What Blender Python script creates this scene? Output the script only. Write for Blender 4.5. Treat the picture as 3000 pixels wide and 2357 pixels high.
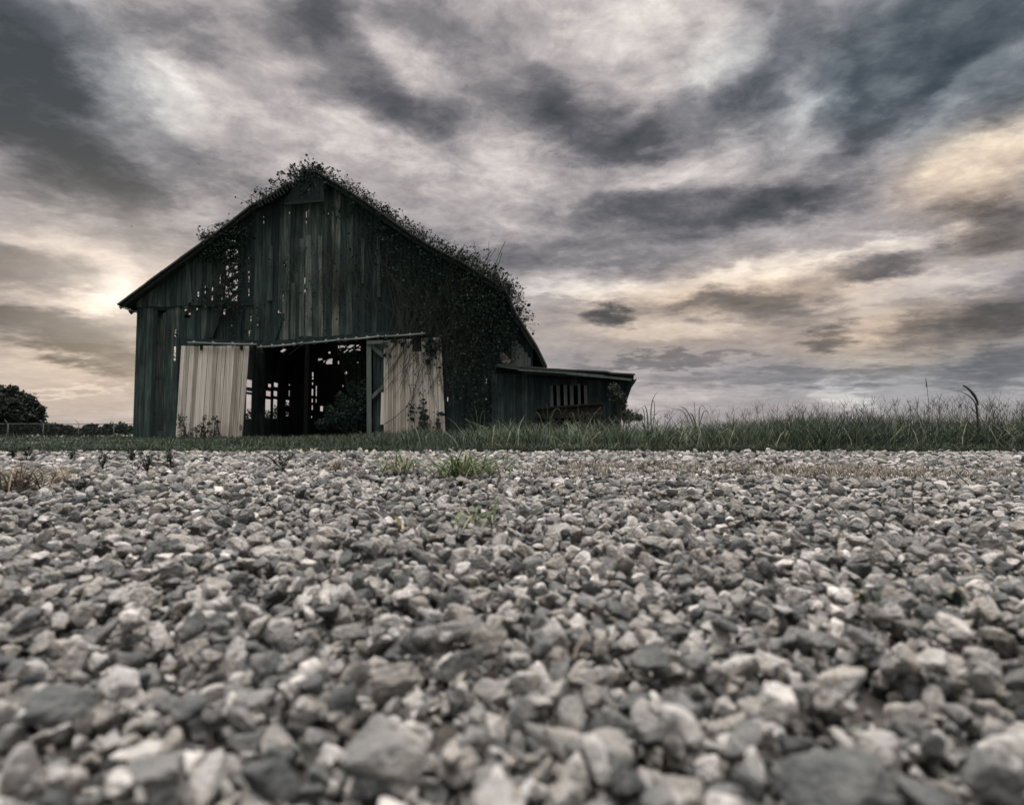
import bpy, math, random
import numpy as np
from mathutils import Vector

R = math.radians
rng = np.random.default_rng(7)
random.seed(7)
for o in list(bpy.data.objects):
    bpy.data.objects.remove(o)
scene = bpy.context.scene
col = scene.collection

# ------------------------------------------------------------------ camera
CAM_H, PITCH, FPX = 0.25, R(2.9), 1650.0
cam_d = bpy.data.cameras.new('camera')
cam = bpy.data.objects.new('camera', cam_d)
col.objects.link(cam)
cam.location = (0, 0, CAM_H)
cam.rotation_euler = (R(90) + PITCH, 0, 0)
cam_d.sensor_width = 36
cam_d.lens = FPX / 3000 * 36
cam_d.clip_start = 0.02
cam_d.clip_end = 8000
cam_d.dof.use_dof = True
cam_d.dof.focus_distance = 5.0
cam_d.dof.aperture_fstop = 2.6
scene.camera = cam

def ray(px, py):
    """direction of a spot of the photograph (3000 x 2357)"""
    a, b = (px - 1500) / FPX, (1178.5 - py) / FPX
    c, s = math.cos(PITCH), math.sin(PITCH)
    return Vector((a, c - b * s, s + b * c))

def P(px, py, D):
    d = ray(px, py)
    return Vector((0, 0, CAM_H)) + d * (D / d.y)

def G(px, py, z=0.0):
    """the ground point seen at a spot"""
    d = ray(px, py)
    return Vector((0, 0, CAM_H)) + d * ((z - CAM_H) / d.z)

# ------------------------------------------------------------------ world and sun
SUN = ray(345, 850).normalized()
SUN_EL = math.asin(SUN.z)
SUN_AZ = math.atan2(SUN.x, SUN.y)          # from +Y towards +X
scene.view_settings.view_transform = 'Standard'
scene.view_settings.look = 'None'
scene.view_settings.exposure = 0.35
scene.view_settings.gamma = 1.0
scene.view_settings.use_curve_mapping = False

world = bpy.data.worlds.new('World')
scene.world = world
world.use_nodes = True
wt = world.node_tree
wt.nodes.clear()
WN = wt.nodes.new

def wl(a, b):
    wt.links.new(a, b)

def wmath(op, a, b=None, c=None, clamp=False):
    n = WN('ShaderNodeMath'); n.operation = op; n.use_clamp = clamp
    for i, v in enumerate((a, b, c)):
        if v is None:
            continue
        if isinstance(v, (int, float)):
            n.inputs[i].default_value = v
        else:
            wl(v, n.inputs[i])
    return n.outputs[0]

def wmaprange(v, a, b, c, d, smooth=True):
    n = WN('ShaderNodeMapRange')
    n.interpolation_type = 'SMOOTHSTEP' if smooth else 'LINEAR'
    for i, x in enumerate((a, b, c, d)):
        n.inputs[i + 1].default_value = x
    wl(v, n.inputs[0])
    return n.outputs[0]

tc = WN('ShaderNodeTexCoord')
sep = WN('ShaderNodeSeparateXYZ'); wl(tc.outputs['Generated'], sep.inputs[0])
dx, dy, dz = sep.outputs
az = wmath('ARCTAN2', dx, dy)
el = wmath('ARCSINE', dz)
comb = WN('ShaderNodeCombineXYZ'); wl(az, comb.inputs[0]); wl(el, comb.inputs[1])
# cloud deck coordinates
den = wmath('ADD', wmath('MAXIMUM', dz, 0.0), 0.16)
qx, qy = wmath('DIVIDE', dx, den), wmath('DIVIDE', dy, den)
qc = WN('ShaderNodeCombineXYZ'); wl(qx, qc.inputs[0]); wl(qy, qc.inputs[1])

def wnoise(vec, scale, detail, rough, sc=(1, 1, 1), loc=(0, 0, 0), rot=0, dist=0.0):
    m = WN('ShaderNodeMapping'); m.inputs['Scale'].default_value = sc
    m.inputs['Location'].default_value = loc; m.inputs['Rotation'].default_value = (0, 0, rot)
    wl(vec, m.inputs[0])
    n = WN('ShaderNodeTexNoise'); n.inputs['Scale'].default_value = scale
    n.inputs['Detail'].default_value = detail; n.inputs['Roughness'].default_value = rough
    n.inputs['Distortion'].default_value = dist
    wl(m.outputs[0], n.inputs['Vector'])
    return n

def vscale_add(vec, noise, amp):
    s = WN('ShaderNodeVectorMath'); s.operation = 'SUBTRACT'; wl(noise.outputs['Color'], s.inputs[0])
    s.inputs[1].default_value = (.5, .5, .5)
    k = WN('ShaderNodeVectorMath'); k.operation = 'MULTIPLY'; wl(s.outputs[0], k.inputs[0])
    k.inputs[1].default_value = amp
    a = WN('ShaderNodeVectorMath'); a.operation = 'ADD'; wl(vec, a.inputs[0]); wl(k.outputs[0], a.inputs[1])
    return a.outputs[0]

w1 = wnoise(comb.outputs[0], 5.0, 3, .5, (1, 1.6, 1), (3.1, 1.7, 0))
w2 = wnoise(qc.outputs[0], 4.2, 8, .64, (1.0, 1.2, 1), (7.3, 2.2, 0), .15)
c1 = vscale_add(comb.outputs[0], w1, (.10, .055, 0))
cw = vscale_add(c1, w2, (.15, .085, 0))

def azel(px, py):                          # 2174-wide picture coordinates
    d = ray(px * 1.38, py * 1.38)
    return math.atan2(d.x, d.y), math.atan2(d.z, math.hypot(d.x, d.y))

def blobsum(blobs, vec):
    tot = None
    for (px, py, w, h, rot, s) in blobs:
        a0, e0 = azel(px, py)
        a1, _ = azel(px + 20, py); _, e1 = azel(px, py - 20)
        m = WN('ShaderNodeMapping'); m.vector_type = 'TEXTURE'
        m.inputs['Location'].default_value = (a0, e0, 0)
        m.inputs['Rotation'].default_value = (0, 0, R(rot))
        m.inputs['Scale'].default_value = (abs(a1 - a0) / 20 * w * 1.45, abs(e1 - e0) / 20 * h * 1.45, 1)
        wl(vec, m.inputs[0])
        g = WN('ShaderNodeTexGradient'); g.gradient_type = 'SPHERICAL'; wl(m.outputs[0], g.inputs[0])
        f = wmath('SMOOTHSTEP', 0, 0) if False else wmaprange(g.outputs['Fac'], 0, .72, 0, s)
        tot = f if tot is None else wmath('ADD', tot, f)
    return tot

# (x, y, half width, half height, turn, strength): where the cloud deck is thick or thin
CLOUDS = [
    (10, 60, 220, 110, -30, -.20), (30, 150, 150, 130, -40, -.30), (120, 240, 230, 90, -38, -.30), (330, 70, 230, 60, 8, -.30),
    (0, 330, 130, 90, -30, -.10), (200, 380, 280, 70, -24, -.36), (60, 440, 160, 50, -15, -.22), (480, 400, 200, 60, -20, -.16),
    (640, 70, 130, 60, 20, -.20), (760, 150, 260, 60, -30, -.24), (900, 250, 110, 60, -10, -.24), (700, 190, 130, 50, -25, -.12),
    (1000, 120, 160, 60, -40, -.16), (1130, 170, 120, 50, -40, -.22), (1250, 265, 150, 65, -12, -.34), (1470, 265, 220, 55, 6, -.32), (1590, 200, 70, 60, 40, -.18),
    (1680, 110, 60, 110, -8, -.26), (1790, 180, 60, 130, -10, -.22), (2060, 50, 320, 120, 12, -.42), (2160, 200, 160, 60, 10, -.32),
    (1900, 250, 160, 50, 25, -.28), (1780, 290, 120, 60, 10, -.22), (2000, 150, 130, 60, 20, -.12),
    (1490, 445, 330, 48, -3, -.42), (1700, 425, 150, 45, 5, -.20), (1250, 540, 280, 40, 2, -.20), (960, 520, 200, 40, -12, -.12), (1250, 400, 130, 35, -6, -.12),
    (1850, 562, 130, 38, 0, -.44), (2110, 480, 110, 60, -10, -.36), (2020, 440, 120, 50, -10, -.12), (1285, 665, 46, 28, 0, -.50),
    (1590, 655, 170, 32, -8, -.28), (1760, 718, 55, 24, 6, -.36), (2060, 700, 220, 40, 6, -.34), (2150, 640, 120, 40, 15, -.18),
    (1420, 765, 190, 13, 2, -.24), (1700, 800, 420, 26, 2, -.18), (2130, 790, 150, 30, 4, -.24), (1330, 640, 220, 20, 0, -.10),
    (70, 560, 150, 40, 6, -.24), (90, 695, 220, 48, -12, -.44), (230, 760, 120, 30, -14, -.26), (30, 620, 90, 20, -6, -.14), (330, 830, 120, 20, -4, -.06),
    (620, 290, 250, 50, -12, -.02), (850, 30, 100, 40, 0, -.06),
    # thin, bright
    (340, 170, 210, 60, -38, .26), (520, 260, 240, 55, -32, .14), (800, 300, 160, 60, -8, .22), (860, 110, 110, 40, -28, .18), (560, 120, 130, 40, 0, .10),
    (1060, 330, 160, 50, -12, .22), (1330, 60, 150, 80, 10, .16), (1530, 110, 80, 120, 20, .22), (1290, 190, 80, 40, 0, .12), (1430, 190, 110, 30, 10, .10),
    (1740, 250, 70, 100, -10, .24), (1950, 160, 80, 50, 30, .12), (1900, 215, 130, 26, 22, .16), (1380, 375, 190, 30, 8, .14), (1120, 410, 150, 40, -8, .10), (2060, 350, 170, 70, 18, .34), (1880, 520, 160, 20, 4, .20),
    (1480, 600, 420, 34, 2, .28), (1650, 560, 200, 25, 6, .16), (1900, 620, 200, 26, -4, .22), (1450, 690, 260, 30, 0, .20), (1840, 690, 90, 40, 10, .16), (1920, 745, 200, 26, 6, .16),
    (1400, 840, 220, 24, 0, .12), (1780, 836, 58, 36, 0, .24), (1230, 590, 160, 40, 0, .16),
    (120, 500, 260, 45, -26, .20), (420, 500, 150, 50, -20, .16), (160, 640, 170, 24, 4, .30), (60, 790, 160, 40, 0, .14), (200, 860, 200, 40, 0, .10), (150, 825, 80, 8, -2, .14),
]
WARM = [(250, 640, 330, 170, 0, .6), (2060, 360, 200, 90, 10, .9), (1500, 680, 420, 80, 0, .75), (1950, 720, 300, 60, 4, .8), (120, 800, 300, 90, 0, .4), (1600, 590, 400, 60, 0, .45), (2110, 480, 130, 80, 0, .6)]
COOL = [(2100, 80, 420, 200, 10, 1.0), (40, 80, 420, 200, -20, .6), (1700, 150, 260, 160, 0, .5), (2000, 800, 500, 70, 0, .4)]
S = blobsum(CLOUDS, cw)
n1 = wnoise(qc.outputs[0], 2.2, 10, .62, (1.0, 1.25, 1), (1.3, 5.2, 0), .35, .6)
n2 = wnoise(qc.outputs[0], 6.5, 10, .66, (1.0, 1.2, 1), (4.3, 9.2, 0), -.5, .5)
n3 = wnoise(comb.outputs[0], 9.0, 8, .64, (.9, 2.4, 1), (2.3, .2, 0), 0, .4)
t = wmath('ADD', wmath('MULTIPLY', S, .86), .59)
hi = wmaprange(el, R(6), R(22), 0.35, 1.0)
t = wmath('ADD', t, wmath('MULTIPLY', wmath('MULTIPLY', wmath('SUBTRACT', n1.outputs['Fac'], .5), .60), hi))
t = wmath('ADD', t, wmath('MULTIPLY', wmath('MULTIPLY', wmath('SUBTRACT', n2.outputs['Fac'], .5), .54), hi))
t = wmath('ADD', t, wmath('MULTIPLY', wmath('SUBTRACT', n3.outputs['Fac'], .5), .34))
n4 = wnoise(qc.outputs[0], 15.0, 8, .68, (1.0, 1.15, 1), (9.3, 3.2, 0), .9, .8)
t = wmath('ADD', t, wmath('MULTIPLY', wmath('MULTIPLY', wmath('SUBTRACT', n4.outputs['Fac'], .5), .26), hi))
ramp = WN('ShaderNodeValToRGB'); wl(t, ramp.inputs[0])
cr = ramp.color_ramp
STOPS = [(0.0, (.044, .050, .057)), (.22, (.090, .090, .101)), (.44, (.190, .180, .190)), (.66, (.370, .338, .338)), (.86, (.60, .555, .525)), (1.0, (.80, .75, .70))]
while len(cr.elements) < len(STOPS):
    cr.elements.new(.5)
for e, (p_, c_) in zip(cr.elements, STOPS):
    e.position = p_; e.color = (*c_, 1)

def wtint(colour, fac, tint):
    m = WN('ShaderNodeMix'); m.data_type = 'RGBA'; m.blend_type = 'MULTIPLY'
    wl(fac, m.inputs['Factor']); wl(colour, m.inputs['A']); m.inputs['B'].default_value = (*tint, 1)
    return m.outputs['Result']

cloud = wtint(ramp.outputs[0], wmath('MINIMUM', blobsum(WARM, c1), 1.0), (1.06, .93, .76))
cloud = wtint(cloud, wmath('MINIMUM', blobsum(COOL, c1), 1.0), (.78, .94, 1.0))
# sun behind the cloud: a soft bright patch around its direction
dot = WN('ShaderNodeVectorMath'); dot.operation = 'DOT_PRODUCT'
wl(tc.outputs['Generated'], dot.inputs[0]); dot.inputs[1].default_value = SUN
ang = wmath('ARCCOSINE', wmath('MINIMUM', dot.outputs['Value'], 1.0))
core = wmath('POWER', wmaprange(ang, R(.2), R(3.0), 1, 0), 1.6)
halo = wmath('POWER', wmaprange(ang, 0, R(13), 1, 0), 2.4)
glow = wmath('ADD', wmath('MULTIPLY', core, .22), wmath('MULTIPLY', halo, .20))
gcol = WN('ShaderNodeMix'); gcol.data_type = 'RGBA'; gcol.blend_type = 'MIX'
gcol.inputs['A'].default_value = (0, 0, 0, 1); gcol.inputs['B'].default_value = (1.0, .93, .83, 1)
gcol.clamp_factor = False
wl(glow, gcol.inputs['Factor'])
addg = WN('ShaderNodeMix'); addg.data_type = 'RGBA'; addg.blend_type = 'ADD'
addg.inputs['Factor'].default_value = 1
wl(cloud, addg.inputs['A']); wl(gcol.outputs['Result'], addg.inputs['B'])
# unseen overhead sky brightened to light stones and doors; slightly dimmed behind the camera
zen = wmaprange(el, R(43), R(74), 1.0, 22.0)
beh = wmaprange(dy, -.5, .3, .85, 1.0)
gain = wmath('MULTIPLY', wmath('MULTIPLY', zen, beh), 10.0)
mulg = WN('ShaderNodeVectorMath'); mulg.operation = 'SCALE'
wl(addg.outputs['Result'], mulg.inputs[0]); wl(gain, mulg.inputs['Scale'])
sky = WN('ShaderNodeTexSky'); sky.sky_type = 'NISHITA'; sky.sun_disc = False
sky.sun_elevation = SUN_EL; sky.sun_rotation = SUN_AZ
sky.air_density = 1.0; sky.dust_density = 2.0
mixs = WN('ShaderNodeMix'); mixs.data_type = 'RGBA'; mixs.inputs['Factor'].default_value = .988
wl(sky.outputs[0], mixs.inputs['A']); wl(wtint(mulg.outputs[0], wmaprange(el, R(38), R(60), 0, 1), (1.0, 1.0, .955)), mixs.inputs['B'])
bg = WN('ShaderNodeBackground'); bg.inputs['Strength'].default_value = .1
wl(mixs.outputs['Result'], bg.inputs['Color'])
wo = WN('ShaderNodeOutputWorld'); wl(bg.outputs[0], wo.inputs[0])

world.cycles.sampling_method = 'MANUAL'; world.cycles.sample_map_resolution = 512
scene.cycles.max_bounces = 6; scene.cycles.diffuse_bounces = 1; scene.cycles.transmission_bounces = 3

sun_d = bpy.data.lights.new('sun', 'SUN')
sun_d.energy = 1.2; sun_d.angle = R(14); sun_d.color = (1.0, .93, .82)
sun = bpy.data.objects.new('sun', sun_d); col.objects.link(sun)
sun.rotation_euler = (-SUN).to_track_quat('-Z', 'Y').to_euler()

# ------------------------------------------------------------------ materials
def material(name, stops, scale=(1, 1, 1), noise=4.0, nw=1.0, vw=0.0, rough=.85, bump=0.0, bump_scale=40,
             detail=6, second=None, transl=0.0, metallic=0.0, bump_vec=None, spec=.3):
    m = bpy.data.materials.new(name); m.use_nodes = True
    nt = m.node_tree; N = nt.nodes.new; L = nt.links.new
    nt.nodes.clear()
    out = N('ShaderNodeOutputMaterial'); bs = N('ShaderNodeBsdfPrincipled')
    bs.inputs['Roughness'].default_value = rough
    bs.inputs['Metallic'].default_value = metallic
    bs.inputs['Specular IOR Level'].default_value = spec
    t_ = N('ShaderNodeTexCoord'); mp = N('ShaderNodeMapping'); mp.inputs['Scale'].default_value = scale
    L(t_.outputs['Object'], mp.inputs[0])
    nz = N('ShaderNodeTexNoise'); nz.inputs['Scale'].default_value = noise; nz.inputs['Detail'].default_value = detail
    nz.inputs['Roughness'].default_value = .62
    L(mp.outputs[0], nz.inputs['Vector'])
    at = N('ShaderNodeAttribute'); at.attribute_name = 'var'
    ma = N('ShaderNodeMath'); ma.operation = 'SUBTRACT'; L(nz.outputs['Fac'], ma.inputs[0]); ma.inputs[1].default_value = .5
    mb = N('ShaderNodeMath'); mb.operation = 'MULTIPLY_ADD'; L(ma.outputs[0], mb.inputs[0]); mb.inputs[1].default_value = nw * 1.6
    mv = N('ShaderNodeMath'); mv.operation = 'MULTIPLY_ADD'; L(at.outputs['Fac'], mv.inputs[0]); mv.inputs[1].default_value = vw
    mv.inputs[2].default_value = .5 * (1 - vw)
    L(mv.outputs[0], mb.inputs[2])
    rp = N('ShaderNodeValToRGB'); L(mb.outputs[0], rp.inputs[0])
    while len(rp.color_ramp.elements) < len(stops):
        rp.color_ramp.elements.new(.5)
    for e, (p_, c_) in zip(rp.color_ramp.elements, stops):
        e.position = p_; e.color = (*c_, 1)
    c = rp.outputs[0]
    if second:                              # (colour, noise scale, mapping scale, lo, hi, strength): blotches of its own
        c2, s2, msc, lo, hi_, st = second
        mp2 = N('ShaderNodeMapping'); mp2.inputs['Scale'].default_value = msc; mp2.inputs['Location'].default_value = (3, 5, 7)
        L(t_.outputs['Object'], mp2.inputs[0])
        n2_ = N('ShaderNodeTexNoise'); n2_.inputs['Scale'].default_value = s2; n2_.inputs['Detail'].default_value = 5
        L(mp2.outputs[0], n2_.inputs['Vector'])
        mr = N('ShaderNodeMapRange'); L(n2_.outputs['Fac'], mr.inputs[0])
        mr.inputs[1].default_value = lo; mr.inputs[2].default_value = hi_; mr.inputs[4].default_value = st
        mx = N('ShaderNodeMix'); mx.data_type = 'RGBA'; L(mr.outputs[0], mx.inputs['Factor'])
        L(c, mx.inputs['A']); mx.inputs['B'].default_value = (*c2, 1)
        c = mx.outputs['Result']
    L(c, bs.inputs['Base Color'])
    if bump:
        bn = N('ShaderNodeTexNoise'); bn.inputs['Scale'].default_value = bump_scale; bn.inputs['Detail'].default_value = 5
        mpb = N('ShaderNodeMapping'); mpb.inputs['Scale'].default_value = bump_vec or scale
        L(t_.outputs['Object'], mpb.inputs[0]); L(mpb.outputs[0], bn.inputs['Vector'])
        b = N('ShaderNodeBump'); b.inputs['Strength'].default_value = bump; b.inputs['Distance'].default_value = .02
        L(bn.outputs['Fac'], b.inputs['Height']); L(b.outputs[0], bs.inputs['Normal'])
    if transl:
        tr = N('ShaderNodeBsdfTranslucent'); L(c, tr.inputs[0])
        ms = N('ShaderNodeMixShader'); ms.inputs[0].default_value = transl
        L(bs.outputs[0], ms.inputs[1]); L(tr.outputs[0], ms.inputs[2]); L(ms.outputs[0], out.inputs[0])
    else:
        L(bs.outputs[0], out.inputs[0])
    return m

M = {}
M['siding'] = material('weathered_siding', [(0, (.005, .012, .013)), (.35, (.015, .032, .032)), (.62, (.050, .078, .072)), (1, (.21, .23, .20))],
                       (9, 9, .55), 1.6, .75, .62, .9, .35, 3.0, second=((.012, .018, .018), 1.3, (1, 1, .6), .48, .70, .75))
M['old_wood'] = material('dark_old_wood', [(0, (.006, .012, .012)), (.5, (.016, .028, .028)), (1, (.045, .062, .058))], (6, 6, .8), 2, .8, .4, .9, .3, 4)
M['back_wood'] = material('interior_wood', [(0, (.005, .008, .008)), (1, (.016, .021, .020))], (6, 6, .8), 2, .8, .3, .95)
M['grey_wood'] = material('grey_frame_wood', [(0, (.05, .065, .062)), (.5, (.10, .125, .118)), (1, (.17, .20, .185))], (6, 6, .8), 2.4, .8, .4, .9, .3, 4)
M['door'] = material('pale_door_boards', [(0, (.16, .145, .12)), (.34, (.38, .35, .30)), (.58, (.62, .59, .525)), (1, (.86, .83, .765))],
                     (16, 16, .28), 1.5, .85, .55, .75, .3, 4.0, second=((.20, .18, .155), 1.1, (1.6, 1, .5), .52, .72, .65))
M['tin'] = material('rusty_roof_tin', [(0, (.02, .026, .026)), (.5, (.05, .055, .052)), (1, (.10, .098, .088))], (1, 1, 1), 1.6, .9, .3, .7, .1, 12)
M['track'] = material('galvanised_track', [(0, (.09, .11, .108)), (.6, (.19, .22, .215)), (1, (.28, .31, .30))], (1, 1, 1), 5, .9, 0, .55, metallic=.2)
M['iron'] = material('black_iron', [(0, (.010, .012, .012)), (1, (.03, .03, .03))], (1, 1, 1), 9, .8, 0, .7)
M['rust'] = material('dark_rusted_steel', [(0, (.006, .006, .006)), (.6, (.012, .010, .0095)), (1, (.022, .016, .014))], (1, 1, 1), 4, .9, 0, .85)
M['rubber'] = material('old_rubber', [(0, (.01, .01, .01)), (1, (.025, .025, .025))], (1, 1, 1), 9, .8, 0, .9)
M['slat'] = material('bleached_slats', [(0, (.05, .066, .064)), (.6, (.11, .135, .128)), (1, (.19, .22, .205))], (7, 7, .6), 2, .9, .4, .85)
M['torn'] = material('torn_pale_sheet', [(0, (.10, .09, .075)), (.5, (.33, .30, .26)), (1, (.52, .48, .43))], (1, 1, 1), 4, 1.0, 0, .8, .3, 6)
M['leaf_dark'] = material('vine_leaf', [(0, (.007, .015, .014)), (.5, (.018, .034, .029)), (.78, (.036, .058, .044)), (1, (.12, .14, .095))], (1, 1, 1), 3, .3, .8, .75, transl=.08, spec=.15)
M['stem'] = material('vine_stem', [(0, (.012, .016, .014)), (1, (.075, .080, .066))], (1, 1, 1), 6, .6, .3, .9)
M['tree_leaf'] = material('tree_foliage', [(0, (.008, .014, .010)), (.6, (.020, .032, .022)), (1, (.045, .06, .04))], (1, 1, 1), 1, .4, .7, .8)
M['bark'] = material('bark', [(0, (.02, .02, .017)), (1, (.06, .055, .045))], (1, 1, .3), 6, .8, 0, .95, .4, 10)
M['grass'] = material('green_grass', [(0, (.010, .020, .014)), (.38, (.030, .050, .033)), (.70, (.070, .100, .060)), (.88, (.15, .175, .11)), (1, (.30, .29, .20))], (1, 1, 1), .7, .45, .85, .65, transl=.18)
M['mown'] = material('short_grass', [(0, (.016, .027, .019)), (.5, (.042, .060, .040)), (.85, (.075, .095, .058)), (1, (.17, .16, .105))], (1, 1, 1), .6, .45, .8, .75, transl=.12)
M['seed'] = material('seed_heads', [(0, (.012, .017, .012)), (1, (.06, .065, .045))], (1, 1, 1), 2, .4, .7, .8)
M['straw'] = material('dry_grass', [(0, (.06, .05, .038)), (.5, (.17, .145, .105)), (1, (.36, .32, .25))], (1, 1, 1), 3, .4, .8, .85)
M['weed'] = material('dark_weed', [(0, (.014, .020, .015)), (.6, (.030, .042, .030)), (1, (.065, .08, .05))], (1, 1, 1), 6, .4, .7, .75)
M['tuft'] = material('bright_tuft', [(0, (.04, .065, .032)), (.5, (.10, .15, .065)), (1, (.26, .28, .15))], (1, 1, 1), 3, .4, .8, .6, transl=.2)
M['yellow'] = material('yellowed_leaf', [(0, (.28, .27, .10)), (1, (.50, .46, .22))], (1, 1, 1), 6, .8, 0, .6, transl=.2)
M['twig'] = material('dead_twig', [(0, (.015, .015, .013)), (1, (.05, .045, .038))], (1, 1, 1), 20, .8, 0, .9)
M['stone'] = material('crushed_limestone', [(0, (.026, .033, .035)), (.26, (.092, .100, .099)), (.44, (.185, .188, .181)), (.56, (.275, .263, .234)), (.64, (.31, .312, .303)), (.82, (.455, .447, .42)), (1, (.70, .68, .64))],
                      (1, 1, 1), 42, .42, .78, .9, .55, 170, second=((.16, .155, .15), 55, (1, 1, 1), .55, .72, .6), detail=8, spec=.2)
M['dust'] = material('stone_dust', [(0, (.02, .02, .019)), (.5, (.05, .047, .043)), (1, (.11, .10, .09))], (1, 1, 1), 30, 1.0, 0, .95, .6, 90)
M['soil'] = material('field_ground', [(0, (.016, .024, .016)), (.5, (.034, .046, .030)), (1, (.07, .08, .05))], (1, 1, 1), .8, 1.0, 0, .95, .4, 6)
M['post'] = material('grey_fence_steel', [(0, (.05, .06, .062)), (1, (.11, .125, .125))], (1, 1, 1), 4, .8, 0, .6)
M['whitecap'] = material('pale_rock', [(0, (.45, .44, .40)), (1, (.75, .73, .69))], (1, 1, 1), 6, .8, 0, .8)
M['bird'] = material('dark_feather', [(0, (.012, .012, .014)), (1, (.03, .03, .032))], (1, 1, 1), 8, .8, 0, .8)

# ------------------------------------------------------------------ helpers
def np_mesh(name, V, F, mat, var=None, smooth=True, origin=(0, 0, 0)):
    V = np.asarray(V, np.float32) - np.asarray(origin, np.float32)
    F = np.asarray(F, np.int32)
    k = F.shape[1]
    me = bpy.data.meshes.new(name)
    me.vertices.add(len(V)); me.vertices.foreach_set('co', V.ravel())
    me.loops.add(F.size); me.loops.foreach_set('vertex_index', F.ravel())
    me.polygons.add(len(F)); me.polygons.foreach_set('loop_start', np.arange(0, F.size, k, dtype=np.int32))
    if var is not None:
        a = me.attributes.new('var', 'FLOAT', 'POINT'); a.data.foreach_set('value', np.asarray(var, np.float32))
    me.update(calc_edges=True); me.validate()
    me.polygons.foreach_set('use_smooth', np.full(len(F), bool(smooth)))
    me.materials.append(mat)
    return me

def link(name, me, parent=None, origin=(0, 0, 0)):
    o = bpy.data.objects.new(name, me); col.objects.link(o)
    if parent is None:
        o.location = origin
    else:
        o.parent = parent
    return o

class MB:
    def __init__(s):
        s.v, s.f, s.a = [], [], []
    def add(s, vs, fs, var=.5):
        b = len(s.v)
        s.v += [tuple(p) for p in vs]; s.f += [tuple(b + i for i in f) for f in fs]
        s.a += list(var) if hasattr(var, '__len__') else [var] * len(vs)
    def hexa(s, p, var=.5):                 # p: 4 front (ccw from below left) then 4 back
        s.add(p, [(0, 1, 2, 3), (5, 4, 7, 6), (4, 0, 3, 7), (1, 5, 6, 2), (3, 2, 6, 7), (4, 5, 1, 0)], var)
    def box(s, x0, x1, y0, y1, z0, z1, var=.5):
        s.hexa([(x0, y0, z0), (x1, y0, z0), (x1, y0, z1), (x0, y0, z1), (x0, y1, z0), (x1, y1, z0), (x1, y1, z1), (x0, y1, z1)], var)
    def quad_slab(s, q, depth, var=.5):     # q: four points, extruded along +y
        s.hexa([tuple(p) for p in q] + [(p[0], p[1] + depth, p[2]) for p in q], var)
    def poly_slab(s, pts, depth, var=.5):
        n = len(pts)
        vs = [tuple(p) for p in pts] + [(p[0], p[1] + depth, p[2]) for p in pts]
        s.add(vs, [tuple(range(n)), tuple(range(2 * n - 1, n - 1, -1))] + [(i, i + n, (i + 1) % n + n, (i + 1) % n) for i in range(n)], var)
    def bar(s, a, b, w, h, var=.5):
        a, b = Vector(a), Vector(b); d = (b - a).normalized()
        up = Vector((0, 0, 1)) if abs(d.z) < .9 else Vector((0, 1, 0))
        u = d.cross(up).normalized() * (w / 2); v = u.cross(d).normalized() * (h / 2)
        s.hexa([a - u - v, a + u - v, a + u + v, a - u + v, b - u - v, b + u - v, b + u + v, b - u + v], var)
    def tube(s, pts, r0, r1=None, sides=5, var=.5, cap=True):
        pts = [Vector(p) for p in pts]; n = len(pts); r1 = r0 if r1 is None else r1
        vs, fs = [], []
        prev = None
        for i, p in enumerate(pts):
            d = (pts[min(i + 1, n - 1)] - pts[max(i - 1, 0)])
            d = d.normalized() if d.length > 1e-9 else Vector((0, 0, 1))
            if prev is None:
                u = d.orthogonal().normalized()
            else:
                u = (prev - d * prev.dot(d)); u = u.normalized() if u.length > 1e-6 else d.orthogonal().normalized()
            prev = u; w = d.cross(u)
            r = r0 + (r1 - r0) * i / max(n - 1, 1)
            for k in range(sides):
                a = 2 * math.pi * k / sides
                vs.append(p + (u * math.cos(a) + w * math.sin(a)) * r)
        for i in range(n - 1):
            for k in range(sides):
                k2 = (k + 1) % sides
                fs.append((i * sides + k, i * sides + k2, (i + 1) * sides + k2, (i + 1) * sides + k))
        if cap:
            fs += [tuple(range(sides - 1, -1, -1)), tuple(range((n - 1) * sides, n * sides))]
        s.add(vs, fs, var)
    def leaf(s, p, d, nrm, ln, wd, var=.5, fold=.25):
        p, d = Vector(p), Vector(d).normalized(); nrm = Vector(nrm)
        sd = d.cross(nrm); sd = sd.normalized() if sd.length > 1e-6 else d.orthogonal().normalized()
        nn = sd.cross(d).normalized()
        m1, m2, tip = p + d * ln * .30, p + d * ln * .68, p + d * ln - nn * ln * .15
        s.add([p, m1 - sd * wd * .5 + nn * wd * fold, m1, m1 + sd * wd * .5 + nn * wd * fold,
               m2 - sd * wd * .36 + nn * wd * fold * .6, m2 - nn * ln * .03, m2 + sd * wd * .36 + nn * wd * fold * .6, tip],
              [(0, 2, 1), (0, 3, 2), (1, 2, 5, 4), (2, 3, 6, 5), (4, 5, 7), (5, 6, 7)], var)
    def build(s, name, mat, parent=None, origin=(0, 0, 0), smooth=False):
        me = bpy.data.meshes.new(name)
        ox, oy, oz = origin
        me.from_pydata([(x - ox, y - oy, z - oz) for x, y, z in s.v], [], s.f)
        a = me.attributes.new('var', 'FLOAT', 'POINT'); a.data.foreach_set('value', s.a)
        me.materials.append(mat)
        me.update()
        if smooth:
            me.polygons.foreach_set('use_smooth', [True] * len(me.polygons))
        return link(name, me, parent, origin)

def tag(o, label, cat, group=None):
    o['label'] = label; o['category'] = cat
    if group:
        o['group'] = group
    return o

def thing(name, label, cat, loc, group=None):
    o = bpy.data.objects.new(name, None); o.empty_display_size = .2
    o.location = loc; col.objects.link(o)
    return tag(o, label, cat, group)

def kind(o, k, label=None, cat=None):
    o['kind'] = k
    if label:
        o['label'] = label; o['category'] = cat
    return o

def lerp_poly(pts):
    xs = [p[0] for p in pts]; ys = [p[1] for p in pts]
    return lambda x: float(np.interp(x, xs, ys))

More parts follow.
